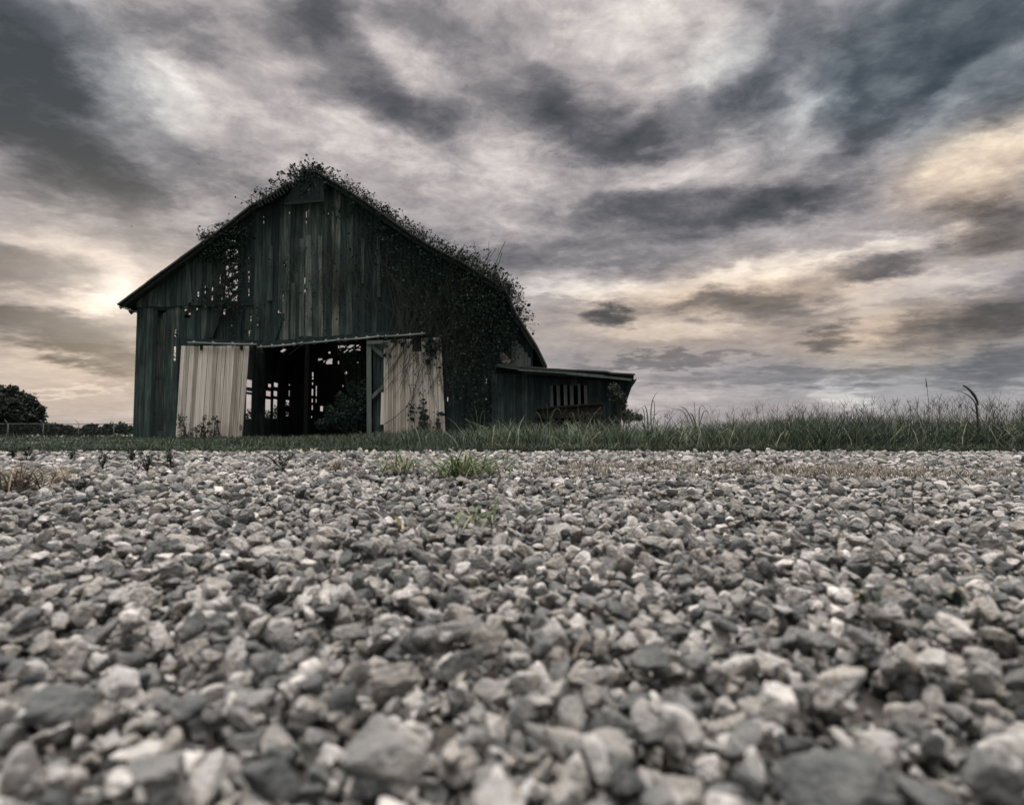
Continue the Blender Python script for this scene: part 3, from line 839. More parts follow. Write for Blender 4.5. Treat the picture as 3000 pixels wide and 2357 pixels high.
# doors
def door_planks(name, outline, D_, holes=(), n=13, seed=1, extra=()):
    """outline: TL, TR, BR, BL spots"""
    r_ = random.Random(seed)
    TL, TR, BR, BL = [P(*q, D_) for q in outline]
    mb_ = MB()
    cutp = sorted([0, 1] + [(k + r_.uniform(-.18, .18)) / n for k in range(1, n)])
    for a_, b_ in zip(cutp, cutp[1:]):
        a2, b2 = a_ + .0030, b_ - .0030
        off_ = r_.uniform(-.010, .010)
        v = min(max(.5 + r_.gauss(0, .24), 0), 1)
        t0, t1, b0, b1 = TL.lerp(TR, a2), TL.lerp(TR, b2), BL.lerp(BR, a2), BL.lerp(BR, b2)
        spans = [(0, 1)]
        for (ha, hb, s0, s1) in holes:
            if ha <= (a_ + b_) / 2 <= hb:
                spans = [(0, s0), (s1, 1)]
        for s0, s1 in spans:
            if s1 - s0 < .01:
                continue
            jb = r_.uniform(-.07, .05) if s1 == 1 else 0
            jt = r_.uniform(-.03, .01) if s0 == 0 else 0
            q = [b0.lerp(t0, 1 - s1), b1.lerp(t1, 1 - s1), b1.lerp(t1, 1 - s0), b0.lerp(t0, 1 - s0)]
            q = [(p.x, p.y + off_, p.z + (jb if m_ < 2 else jt)) for m_, p in enumerate(q)]
            mb_.quad_slab(q, .03, v)
            w3 = (b1 - b0).length                      # raised rib of the panel
            if w3 > .12:
                e = q
                lx = lambda f, lo, hi_: tuple(lo[m_] + (hi_[m_] - lo[m_]) * f for m_ in range(3))
                q2 = [lx(.12, e[0], e[1]), lx(.30, e[0], e[1]), lx(.30, e[3], e[2]), lx(.12, e[3], e[2])]
                q2 = [(p[0], p[1] - .012, p[2] + (.004 if m_ < 2 else -.004)) for m_, p in enumerate(q2)]
                mb_.quad_slab(q2, .011, min(v + .14, 1))
    return mb_, (TL, TR, BR, BL)

DL = D - .16
mbd, (TL, TR, BR, BL) = door_planks('sliding_door', [(531, 1013), (731, 1011), (708, 1292), (513, 1296)], DL, seed=4, n=15)
door1 = mbd.build('sliding_door', M['door'], barn, BO)
door1['label'] = 'pale sliding door hanging askew at the left'
for px in (589, 707):
    mb = MB(); c = P(px, 1016, DL - .05)
    mb.box(c.x - .045, c.x + .045, c.y, c.y + .03, c.z - .11, c.z + .10)
    mb.box(c.x - .02, c.x + .02, c.y - .02, c.y, c.z - .05, c.z + .13)
    mb.build('hanger', M['iron'], door1, BO)
mb = MB(); c = P(706, 1252, DL - .04)
ring = [(c.x + .035 * math.cos(q / 10 * 6.283), c.y - .03 * abs(math.cos(q / 20 * 6.283)) , c.z + .09 * math.sin(q / 10 * 6.283)) for q in range(11)]
mb.tube(ring, .012, sides=5)
mb.build('handle', M['iron'], door1, BO, True)
mb = MB()
mb.bar(Vector((TL.x + .1, DL + .05, TL.z - .35)), Vector((TR.x - .1, DL + .05, TR.z - .35)), .05, .14); mb.build('ledge', M['old_wood'], door1, BO); mb = MB()
mb.bar(Vector((BL.x + .1, DL + .05, BL.z + .45)), Vector((BR.x - .1, DL + .05, BR.z + .45)), .05, .14)
mb.build('ledge', M['old_wood'], door1, BO)
mbd, (TL, TR, BR, BL) = door_planks('sliding_door', [(1124, 996), (1292, 985), (1306, 1285), (1124, 1285)], DL + .02, holes=[(.52, .70, 0.0, .135)], seed=9, n=12)
q = [P(1114, 1243, DL + .02), P(1124, 1243, DL + .02), P(1124, 1150, DL + .02), P(1117, 1148, DL + .02)]
mbd.quad_slab([tuple(p) for p in q], .03, .8)
door2 = mbd.build('sliding_door', M['door'], barn, BO)
door2['label'] = 'pale sliding door laced with bare vine stems at the right'
mb = MB()
for a_, b_ in (((1130, 1030), (1290, 1022)), ((1130, 1240), (1300, 1240))):
    mb = MB(); mb.bar(P(*a_, DL + .10), P(*b_, DL + .10), .05, .15); mb.build('ledge', M['old_wood'], door2, BO)
for px in (1156, 1258):
    mb = MB(); c = P(px, 995, DL - .03); mb.box(c.x - .045, c.x + .045, c.y, c.y + .03, c.z - .10, c.z + .12)
    mb.build('hanger', M['iron'], door2, BO)

# frame of the half stripped door panel
mb = MB()
yf = DL - .02
mb.bar(P(1081, 1002, yf), P(1082, 1285, yf), .16, .07, .7)
mb.bar(P(1075, 1003, yf - .04), P(1124, 1001, yf - .04), .07, .13, .6)
mb.bar(P(1086, 1012, yf + .06), P(1130, 1048, yf + .06), .05, .14, .5)
mb.bar(P(1088, 1165, yf + .05), P(1124, 1130, yf + .05), .05, .12, .5)
mb.build('door_frame', M['grey_wood'], barn, BO)
mb = MB()
for k, (a_, b_) in enumerate([(1094, 1104), (1105, 1114), (1115, 1126)]):
    q = [P(a_, 1285, yf + .13), P(b_, 1285, yf + .13), P(b_, 1008, yf + .13), P(a_, 1006, yf + .13)]
    mb.quad_slab([tuple(p) for p in q], .025, .35 + .1 * k)
mb.build('door_panel', M['siding'], barn, BO)
# door track
for a_, b_ in (((549, 1003), (752, 1009)), ((754, 1017), (868, 1008)), ((872, 1007), (1000, 995)), ((1002, 996), (1115, 985)), ((1118, 986), (1246, 977))):
    mb = MB(); p0, p1 = P(*a_, DL - .10), P(*b_, DL - .10)
    mb.tube([p0, p0.lerp(p1, .5) + Vector((0, 0, -.012)), p1], .034, sides=8)
    for f in (.08, .36, .64, .92):
        c = p0.lerp(p1, f); mb.box(c.x - .025, c.x + .025, c.y + .02, c.y + .13, c.z - .06, c.z + .07)
    mb.build('door_track', M['track'], barn, BO, True)
mb = MB()
for a_, b_ in (((540, 998), (760, 1003)), ((752, 1009), (1000, 988)), ((1000, 987), (1255, 970))):
    mb.bar(P(*a_, D - .11), P(*b_, D - .11), .05, .16, .5)
    mb.build('header_beam', M['old_wood'], barn, BO); mb = MB()
# torn pale sheet
mb = MB()
q = [(1466, 1023), (1474, 1032), (1484, 1042), (1497, 1053), (1494, 1062), (1484, 1066), (1474, 1064), (1467, 1052), (1464, 1038)]
mb.poly_slab([tuple(P(a_, b_, D - .10)) for a_, b_ in q[::-1]], .012)
mb.build('torn_sheet', M['torn'], barn, BO)
# pale boards of the right gable corner above the lean-to
mb = MB()
for k, px in enumerate((1503, 1513, 1522, 1531, 1541, 1551)):
    top = float(np.interp(px, [1500, 1562], [985, 1058])) + rr.uniform(-6, 3)
    q = [P(px - 4.4, 1072, D - .05), P(px + 4.4, 1072, D - .05), P(px + 4.4, top + 3, D - .05), P(px - 4.4, top, D - .05)]
    mb.quad_slab([tuple(p) for p in q], .02, .5 + .12 * (k % 3))
    mb.build('corner_board', M['slat'], barn, BO); mb = MB()

# ------------------------------------------------------------------ lean-to
DS = D - .35
SO = P(1650, 1270, DS); SO.z = 0
shed = thing('lean_to_shed', 'low open fronted lean-to with a tin roof against the right end of the barn', 'shed', SO)
r0, r1, r2 = P(1456, 1066, DS - .4), P(1600, 1077, DS - .4), P(1861, 1093, DS - .4)
mb = MB()
pl = seg_points([r0, r1, P(1780, 1086, DS - .4), P(1790, 1089, DS - .4), r2], .45)
for p0, p1 in zip(pl, pl[1:]):
    for ya, yb in ((DS - .4, DS + 2), (DS + 2, DS + 5), (DS + 5, DS + 9)):
        w = rr.uniform(-.012, .012)
        mb.hexa([(p0.x, ya, p0.z - .05 + w), (p1.x, ya, p1.z - .05 + w), (p1.x, ya, p1.z + w), (p0.x, ya, p0.z + w),
                 (p0.x, yb - .003, p0.z - .05 + w), (p1.x, yb - .003, p1.z - .05 + w), (p1.x, yb - .003, p1.z + w), (p0.x, yb - .003, p0.z + w)], rr.random())
sroof = mb.build('roof', M['tin'], shed, SO)
mb = MB()
for (a_, b_), w in ((((1458, 1070), (1520, 1078)), .10), (((1519, 1082), (1660, 1091)), .085), (((1660, 1092), (1770, 1103)), .10), (((1770, 1104), (1850, 1112)), .07)):
    mb.bar(P(*a_, DS - .36), P(*b_, DS - .36), .035, w, .5); mb.build('fascia', M['slat'], sroof, SO); mb = MB()
mb = MB()
mb.bar(P(1530, 1086, DS - .25), P(1856, 1104, DS - .25), .10, .22, .4); mb.build('beam', M['old_wood'], sroof, SO)
for px in range(1600, 1860, 40):
    mb = MB(); e = P(px, 1100, DS - .2); mb.bar(e, e + Vector((0, 8.5, 0)), .06, .13, .4); mb.build('rafter', M['old_wood'], sroof, SO)
# wall boards: dark ones, broken end flaring out to the right
mb = MB()
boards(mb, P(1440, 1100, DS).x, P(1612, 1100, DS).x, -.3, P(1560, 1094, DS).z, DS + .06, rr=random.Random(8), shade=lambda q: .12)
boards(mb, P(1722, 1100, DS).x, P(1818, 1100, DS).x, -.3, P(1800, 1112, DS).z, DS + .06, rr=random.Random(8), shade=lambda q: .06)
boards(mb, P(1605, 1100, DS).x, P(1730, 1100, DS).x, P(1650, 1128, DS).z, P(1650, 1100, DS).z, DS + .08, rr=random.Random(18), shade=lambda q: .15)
mb.build('wall_boards', M['siding'], shed, SO)
mb = MB()
for (a_, b_, c_, d_) in [((1808, 1112), (1858, 1113), (1822, 1215), (1808, 1215)), ((1835, 1122), (1866, 1108), (1862, 1118), (1830, 1165)), ((1818, 1130), (1858, 1118), (1838, 1150), (1822, 1190))]:
    q = [P(*d_, DS - .05), P(*c_, DS - .05), P(*b_, DS - .05), P(*a_, DS - .05)]
    mb.quad_slab([(p.x, p.y + rr.uniform(-.03, .03), p.z) for p in q], .03, .2)
    mb.build('broken_board', M['siding'], shed, SO); mb = MB()
for px, w in ((1578, .08), (1617, .11), (1637, .12), (1658, .12), (1676, .13), (1698, .09), (1717, .11), (1736, .05)):
    mb = MB(); tp, bt = P(px - 2, 1124, DS + .10), P(px + 1, 1236, DS + .10)
    mb.bar(tp, bt, w, .025, rr.random())
    mb.build('slat', M['slat'], shed, SO)
mb = MB()
mb.box(P(1440, 1100, DS).x, r2.x - .3, DS + 8.5, DS + 8.53, -.3, 2.75); mb.build('rear_wall', M['back_wood'], shed, SO); mb = MB()
mb.box(r2.x - .35, r2.x - .32, DS + .5, DS + 8.5, -.3, 2.1)
mb.build('side_wall', M['back_wood'], shed, SO)

# trailer in the weeds before the lean-to
DT = DS - 1.1
TO = P(1665, 1240, DT); TO.z = 0
trailer = thing('farm_trailer', 'low dark rusty trailer bed sunk in the grass before the lean-to', 'trailer', TO)
mb = MB()
q = [P(1580, 1226, DT), P(1766, 1222, DT), P(1766, 1181, DT), P(1620, 1189, DT), P(1575, 1196, DT), P(1564, 1208, DT)]
mb.poly_slab([tuple(p) for p in q], .05, .5)
mb.poly_slab([(p.x, p.y + 1.6, p.z) for p in q], .05, .5)
mb.box(q[0].x, q[1].x, DT + .05, DT + 1.6, q[0].z + .05, q[0].z + .12, .3)
mb.build('bed', M['rust'], trailer, TO)
mb = MB(); mb.bar(P(1572, 1196, DT - .03), P(1768, 1181, DT - .03), .06, .06); mb.build('side_rail', M['rust'], trailer, TO)
for px in (1615, 1720):
    c = P(px, 1240, DT + .15); c.z = .27
    mb = MB()
    for rad, w in ((.27, .09), (.17, .11)):
        ring = [(c.x + rad * math.cos(a_ / 16 * 6.283), c.z + rad * math.sin(a_ / 16 * 6.283)) for a_ in range(16)]
        mb.poly_slab([(u, c.y - w, v) for u, v in ring], 2 * w)
    mb.build('wheel', M['rubber'], trailer, TO)
mb = MB(); mb.bar((TO.x - 1.2, DT + .8, .42), (TO.x - 2.0, DT + .8, .32), .08, .08); mb.build('drawbar', M['rust'], trailer, TO)

# ------------------------------------------------------------------ vegetation builders
def blades(n, px, py, pz, h, w, lean, az_, var, jitter=.6, twist=None):
    """n grass blades as arrays; returns V, F, var"""
    t_ = np.array([0, .38, .72, 1.0])
    u = np.stack([np.cos(az_), np.sin(az_), np.zeros(n)], 1)
    fa = rng.uniform(0, 6.283, n) if twist is None else twist
    side = np.stack([np.cos(fa), np.sin(fa), np.zeros(n)], 1)
    base = np.stack([px, py, pz], 1)
    C = []
    for tt in t_:
        up = tt * np.sqrt(np.clip(1 - (lean * tt * .72) ** 2, .02, 1))
        C.append(base + u * (h * lean * tt ** 2)[:, None] + np.array([0, 0, 1.0]) * (h * up)[:, None])
    ww = [1.0, .85, .55]
    vs = []
    for k in range(3):
        vs += [C[k] - side * (w * ww[k] / 2)[:, None], C[k] + side * (w * ww[k] / 2)[:, None]]
    vs.append(C[3])
    Vv = np.stack(vs, 1)                     # n,7,3
    f = np.array([[0, 1, 3], [0, 3, 2], [2, 3, 5], [2, 5, 4], [4, 5, 6]])
    F = (f[None] + (np.arange(n) * 7)[:, None, None]).reshape(-1, 3)
    return Vv.reshape(-1, 3), F, np.repeat(var, 7)

def join(parts):
    Vs, Fs, As, o_ = [], [], [], 0
    for V_, F_, A_ in parts:
        Vs.append(V_); Fs.append(F_ + o_); As.append(A_); o_ += len(V_)
    return np.concatenate(Vs), np.concatenate(Fs), np.concatenate(As)

def patch_noise(x_, y_, s=1.0, seed=0):
    r_ = np.random.default_rng(seed); out = 0
    for k in range(7):
        f = r_.normal(size=2) * s * (1.4 ** k); out = out + np.sin(x_ * f[0] + y_ * f[1] + r_.uniform(0, 6.28)) / (1.25 ** k)
    return out / 3.2

def inside_barn(x_, y_):
    return ((x_ > XL - .02) & (x_ < XR) & (y_ > D - .05) & (y_ < YB)) | ((x_ > XR - .5) & (x_ < r2.x - .2) & (y_ > DS) & (y_ < DS + 9))

# short grass left and before the barn
def field(n, y0, y1, side_margin, hmin, hmax, wk, xmin=None, xmax=None, seed=1):
    yy = y0 * (y1 / y0) ** rng.random(n)
    half = yy * .95 + side_margin
    xx = rng.uniform(-1, 1, n) * half
    k = ~inside_barn(xx, yy)
    if xmin is not None: k &= xx > xmin(yy)
    if xmax is not None: k &= xx < xmax(yy)
    xx, yy = xx[k], yy[k]; m_ = len(xx)
    pn = patch_noise(xx, yy, .8, seed)
    h = rng.uniform(hmin, hmax, m_) * (1 + .45 * pn)
    return xx, yy, np.clip(h, .02, None), pn

xb = lambda yy: np.interp(yy, [7, 10, 14, 19, 22], [-.7, -.6, -.2, .2, 1.0])
parts = []
xx, yy, h, pn = field(70000, GRAVEL_END - .02, 26, 2.0, .05, .15, 1, xmax=lambda q: xb(q) + 1.5, seed=3)
barn_near = np.clip(1 - np.abs(yy - 18.6) / 2.2, 0, 1)
mid = sstep(-6.5, -2, xx) * sstep(7.3, 10, yy)
h = h * (.50 + 1.7 * mid + .8 * barn_near * sstep(-13, -8, xx) * (1 + .6 * patch_noise(xx, yy, 2.5, 17)))
m_ = len(xx)
parts.append(blades(m_, xx, yy, ground_z(xx, yy) - .005, h, .006 + .0008 * yy + rng.uniform(0, .004, m_), rng.uniform(.15, .95, m_), rng.uniform(0, 6.283, m_), np.clip(.50 + .22 * pn + rng.normal(0, .20, m_) - .12 * (xx < -9), 0, 1)))
# edge thatch
m_ = 5200
xx = rng.uniform(-9.5, 9.5, m_); yy = GRAVEL_END + rng.normal(.06, .09, m_) + .05 * np.sin(xx * 2.1)
parts.append(blades(m_, xx, yy, np.full(m_, -.02), rng.uniform(.04, .13, m_), np.full(m_, .007), rng.uniform(.4, .98, m_), rng.uniform(0, 6.283, m_), np.clip(rng.normal(.55, .3, m_), 0, 1)))
m_ = 15000                                  # tongues of grass creeping into the stones
xx = rng.uniform(-8, 8, m_); reach = np.clip(patch_noise(xx, xx * 0, 1.6, 71) + .15, 0, 1) * 1.3 + .06
yy = GRAVEL_END - reach * rng.random(m_) ** 1.3
k = patch_noise(xx, yy, 4.0, 72) > rng.uniform(-.5, .5, m_); xx, yy = xx[k], yy[k]; m_ = len(xx)
parts.append(blades(m_, xx, yy, np.full(m_, -.008), rng.uniform(.03, .10, m_), np.full(m_, .007), rng.uniform(.4, .98, m_), rng.uniform(0, 6.283, m_), np.clip(rng.normal(.5, .25, m_), 0, 1)))
# far field
yy = 22 * (110 / 22) ** rng.random(9000); xx = rng.uniform(-1, .0, 9000) * (yy * .98 + 3); k = ~inside_barn(xx, yy) & (xx < XL + .3)
xx, yy = xx[k], yy[k]; m_ = len(xx)
parts.append(blades(m_, xx, yy, ground_z(xx, yy), rng.uniform(.10, .28, m_), .01 + .0012 * yy, rng.uniform(.1, .6, m_), rng.uniform(0, 6.283, m_), np.clip(rng.normal(.35, .18, m_), 0, 1)))
V_, F_, A_ = join(parts)
kind(link('short_grass', np_mesh('short_grass', V_, F_, M['mown'], A_)), 'stuff', 'short dull green grass between the gravel and the barn', 'grass')

# tall grass on the right
parts = []
n = 62000
yy = GRAVEL_END * (16 / GRAVEL_END) ** (rng.random(n) ** 1.4)
half = yy * .97 + 2.2
xx = rng.uniform(-.15, 1, n) * half
k = (xx > xb(yy) + rng.normal(0, .5, n)) & ~inside_barn(xx, yy)
xx, yy = xx[k], yy[k]; m_ = len(xx)
pn = patch_noise(xx, yy, 1.3, 9)
grow = sstep(GRAVEL_END - .1, GRAVEL_END + .5, yy) * .75 + .25
rt = sstep(.0, 4.0, xx)
h = (.08 + .30 * rng.random(m_) ** 1.5) * (1 + .55 * pn) * grow * (.84 + .80 * sstep(.5, 7.0, xx))
parts.append(blades(m_, xx, yy, ground_z(xx, yy) - .01, h, rng.uniform(.005, .011, m_) * (1 + .05 * yy), rng.uniform(.2, .99, m_), rng.uniform(0, 6.283, m_), np.clip(.48 + .20 * pn - .16 * sstep(2, 6, xx) + rng.normal(0, .22, m_), 0, 1)))
# dead leaves and litter at the foot of the tall grass
n = 9000
yy = GRAVEL_END + .05 + np.abs(rng.normal(0, .35, n)); xx = rng.uniform(-.4, 9.6, n); m_ = n
parts.append(blades(m_, xx, yy, np.full(m_, -.02), rng.uniform(.05, .17, m_), rng.uniform(.006, .014, m_), rng.uniform(.75, .995, m_), rng.uniform(0, 6.283, m_), np.clip(np.where(rng.random(m_) < .4, rng.normal(.95, .1, m_), rng.normal(.2, .2, m_)), 0, 1)))
# longer arching blades
n = 8500
yy = GRAVEL_END + .1 + 6 * rng.random(n) ** 1.6; xx = rng.uniform(-.1, 1, n) * (yy * .97 + 2.0)
k = (xx > xb(yy)) & ~inside_barn(xx, yy) & (patch_noise(xx, yy, 1.0, 12) > rng.uniform(-.8, .8, n)); xx, yy = xx[k], yy[k]; m_ = len(xx)
parts.append(blades(m_, xx, yy, ground_z(xx, yy), rng.uniform(.28, .58, m_), rng.uniform(.007, .014, m_) * (1 + .04 * yy), rng.uniform(.55, .99, m_), rng.uniform(0, 6.283, m_), np.clip(rng.normal(.60, .26, m_), 0, 1)))
V_, F_, A_ = join(parts)
kind(link('tall_grass', np_mesh('tall_grass', V_, F_, M['grass'], A_)), 'stuff', 'dense uncut green grass along the right edge of the gravel', 'grass')

# grass in seed: thin stalks with finger-like spikes
mbs = MB()
r_ = random.Random(41)
for q in range(1250):
    yq = GRAVEL_END + .15 + 3.6 * r_.random() ** 1.5
    xq = r_.uniform(.8, yq * .97 + 2.0)
    if r_.random() > .35 + .65 * min(max((xq - .8) / 3, 0), 1):
        continue
    pz_ = float(patch_noise(np.array([xq]), np.array([yq * .3]), 1.6, 33)[0])
    if pz_ < r_.uniform(-1.4, .3): continue
    hq = (r_.uniform(.22, .48) * (1 + .22 * pz_) + .04 * min(xq / 4, 1)) * (1 + .05 * (yq - 7)) * (1.0 + .16 * min(xq / 6, 1))
    la, ll = r_.uniform(0, 6.283), r_.uniform(.02, .16)
    b = Vector((xq, yq, 0)); tip = b + Vector((math.cos(la) * ll, math.sin(la) * ll, hq))
    mid_ = b.lerp(tip, .55) - Vector((math.cos(la), math.sin(la), 0)) * ll * .15
    w = r_.uniform(.0013, .002)
    v = r_.random()
    mbs.tube([b, mid_, tip], w, w * .8, 3, v, False)
    nsp = r_.choice((2, 3, 3, 4, 5)); a0 = r_.uniform(0, 6.283)
    for k in range(nsp):
        aa = a0 + k * 6.283 / nsp + r_.uniform(-.4, .4); sp = r_.uniform(.25, .95); ln = r_.uniform(.07, .16)
        e = tip + Vector((math.cos(aa) * sp, math.sin(aa) * sp, 1)).normalized() * ln + Vector((0, 0, -.01 * sp))
        mbs.tube([tip, e], w * 1.1, w * .5, 3, v, False)
kind(mbs.build('seeding_grass', M['seed']), 'stuff', 'fine grass stalks with forked seed spikes above the tall grass', 'grass')

def curve(p0, p1, p2, n=8):
    p0, p1, p2 = Vector(p0), Vector(p1), Vector(p2)
    return [p0 * (1 - t) ** 2 + p1 * 2 * t * (1 - t) + p2 * t * t for t in [k / n for k in range(n + 1)]]

def ribbon(mb_, pts, w, var=.5, side=None, fold=.25):
    """a broad grass blade: folded strip along pts"""
    n_ = len(pts); vs, fs = [], []
    for i_, p in enumerate(pts):
        d = (pts[min(i_ + 1, n_ - 1)] - pts[max(i_ - 1, 0)]).normalized()
        sd = Vector(side) if side is not None else d.cross(Vector((0, 0, 1)))
        sd = (sd - d * sd.dot(d)); sd = sd.normalized() if sd.length > 1e-5 else Vector((1, 0, 0))
        nn = sd.cross(d)
        t_ = i_ / (n_ - 1); ww = w * min(1, .55 + 2.2 * t_) * (1 - t_ ** 2.2) * .5 + .0004
        vs += [p - sd * ww + nn * ww * fold, p, p + sd * ww + nn * ww * fold]
    for i_ in range(n_ - 1):
        b_ = i_ * 3
        fs += [(b_, b_ + 1, b_ + 4, b_ + 3), (b_ + 1, b_ + 2, b_ + 5, b_ + 4)]
    mb_.add(vs, fs, var)

# coarse broad-bladed clumps
def coarse_clump(px, D_, blades_px, label, w=.028, seed=1, var=.6):
    r_ = random.Random(seed)
    b = P(px, 1262, D_); b.z = 0
    t_ = thing('grass_clump', label, 'grass clump', b, 'coarse broad-bladed grass clumps')
    mb_ = MB()
    for (m1, m2) in blades_px:
        y_ = D_ + r_.uniform(-.2, .2)
        s0 = b + Vector((r_.uniform(-.06, .06), y_ - D_, 0))
        e = P(*m2, y_); c = P(*m1, y_)
        c = c * 1.0
        ctrl = (c - s0 * .25 - e * .25) * 2
        ribbon(mb_, curve(s0, ctrl, e, 9), w * r_.uniform(.3, .55), min(max(var + r_.gauss(0, .15), 0), 1), side=(r_.uniform(.3, 1), r_.uniform(-.8, .8), .3))
    mb_.build('blades', M['grass'], t_, b)
    mb_ = MB(); mb_.tube([b, b + Vector((.01, 0, .18)), b + Vector((-.01, .0, .34))], .009, .005, 5, .4); mb_.build('stem', M['seed'], t_, b)
    return t_
coarse_clump(1900, 9.0, [((1908, 1190), (1936, 1143)), ((1885, 1200), (1858, 1226)), ((1925, 1208), (1985, 1220)), ((1895, 1205), (1880, 1195)), ((1918, 1195), (1905, 1178)), ((1935, 1225), (1970, 1245)), ((1875, 1222), (1838, 1240))],
             'coarse grass clump with one blade standing up, at the right end of the lean-to', .045, 1)
coarse_clump(2040, 8.2, [((2035, 1195), (2034, 1186)), ((2010, 1200), (1962, 1212)), ((2062, 1205), (2085, 1245)), ((2000, 1205), (1940, 1226)), ((2050, 1195), (2075, 1215)), ((2028, 1215), (2005, 1240))],
             'arching coarse grass clump alone right of the lean-to', .034, 2)
coarse_clump(1600, 12.0, [((1590, 1195), (1572, 1200)), ((1604, 1205), (1592, 1182)), ((1625, 1200), (1650, 1228)), ((1578, 1212), (1562, 1232)), ((1612, 1218), (1622, 1205))],
             'coarse grass clump with curled blades before the rusty trailer left end', .055, 3, .6)
coarse_clump(1700, 11.0, [((1712, 1215), (1745, 1235)), ((1695, 1205), (1690, 1190)), ((1680, 1215), (1660, 1225)), ((1722, 1222), (1762, 1215)), ((1740, 1215), (1768, 1190)), ((1708, 1208), (1700, 1236))],
             'coarse grass clump before the middle of the rusty trailer', .045, 4, .6)
coarse_clump(1400, 13.0, [((1395, 1205), (1385, 1190)), ((1412, 1208), (1440, 1228)), ((1385, 1225), (1370, 1215)), ((1420, 1215), (1402, 1205)), ((1372, 1232), (1350, 1240))],
             'coarse grass clump beside the foot of the vine covered wall', .05, 5, .6)
coarse_clump(1440, 7.6, [((1425, 1255), (1400, 1290)), ((1450, 1260), (1425, 1240)), ((1412, 1275), (1370, 1312)), ((1462, 1270), (1490, 1300)), ((1420, 1250), (1385, 1270))],
             'pale arching grass clump at the gravel edge below the right door', .026, 6, .85)

# foxtail
DF = 7.45
fo = P(2862, 1262, DF); fo.z = 0
fox = thing('foxtail_grass', 'tall foxtail stalk with a drooping dark seed head, at the far right', 'grass stalk', fo)
mb = MB(); mb.tube(curve(fo, P(2868, 1215, DF), P(2858, 1180, DF)), .012, .014, 6, .3); mb.build('stem', M['weed'], fox, fo, True)
mb = MB()
pts = curve(P(2866, 1186, DF), P(2858, 1150, DF), P(2822, 1128, DF), 10)
vs = []
for k, p in enumerate(pts[:-1]):
    mb.tube([p, pts[k + 1]], .018 * (1 - abs(k - 4.5) / 9), .018 * (1 - abs(k - 3.5) / 9), 6, .4)
r_ = random.Random(3)
for k in range(260):
    p = pts[r_.randrange(len(pts))].lerp(pts[r_.randrange(len(pts))], .08)
    d = Vector((r_.gauss(0, 1), r_.gauss(0, 1), r_.gauss(0, 1))).normalized()
    mb.tube([p, p + d * .03], .0009, .0004, 3, .6, False)
mb.build('seed_head', M['weed'], fox, fo, True)
mb = MB(); ribbon(mb, curve(P(2856, 1182, DF), P(2838, 1140, DF), P(2756, 1140, DF), 9), .024, .3); ribbon(mb, curve(P(2862, 1215, DF), P(2838, 1180, DF), P(2835, 1200, DF), 8), .02, .3); mb.build('leaf', M['weed'], fox, fo)
# single tall stalks
for (px, py0, py1, lab) in ((2716, 1180, 1110, 'tallest bare grass stalk standing above the seed spikes'), (2662, 1190, 1175, 'short dark grass stalk left of the tallest bare one')):
    b = P(px + 6, 1262, 7.7); b.z = 0
    t_ = thing('grass_stalk', lab, 'grass stalk', b, 'single grass stalks')
    mb = MB(); mb.tube([b, P(px + 5, py0, 7.7), P(px - 3, py1, 7.7)], .004, .002, 4, .3); mb.build('stem', M['weed'], t_, b)
    mb = MB(); mb.tube([P(px - 1, (py0 + 2 * py1) / 3, 7.68), P(px - 4, py1 - 3, 7.68)], .008, .003, 5, .4); mb.build('seed_head', M['seed'], t_, b)

# ------------------------------------------------------------------ vines
def leaf_cloud(mb_, pos, size, r_, facing=None, vk=.5, vs=.2):
    for p in pos:
        d = Vector((r_.gauss(0, 1), r_.gauss(0, .6), r_.gauss(-.3, .8)))
        nr = Vector((r_.gauss(0, .6), -1 + r_.gauss(0, .5), r_.gauss(.4, .6)))
        s = size * r_.uniform(.45, 1.55)
        mb_.leaf(p, d, nr, s, s * r_.uniform(.6, .95), min(max(vk + r_.gauss(0, vs), 0), 1))

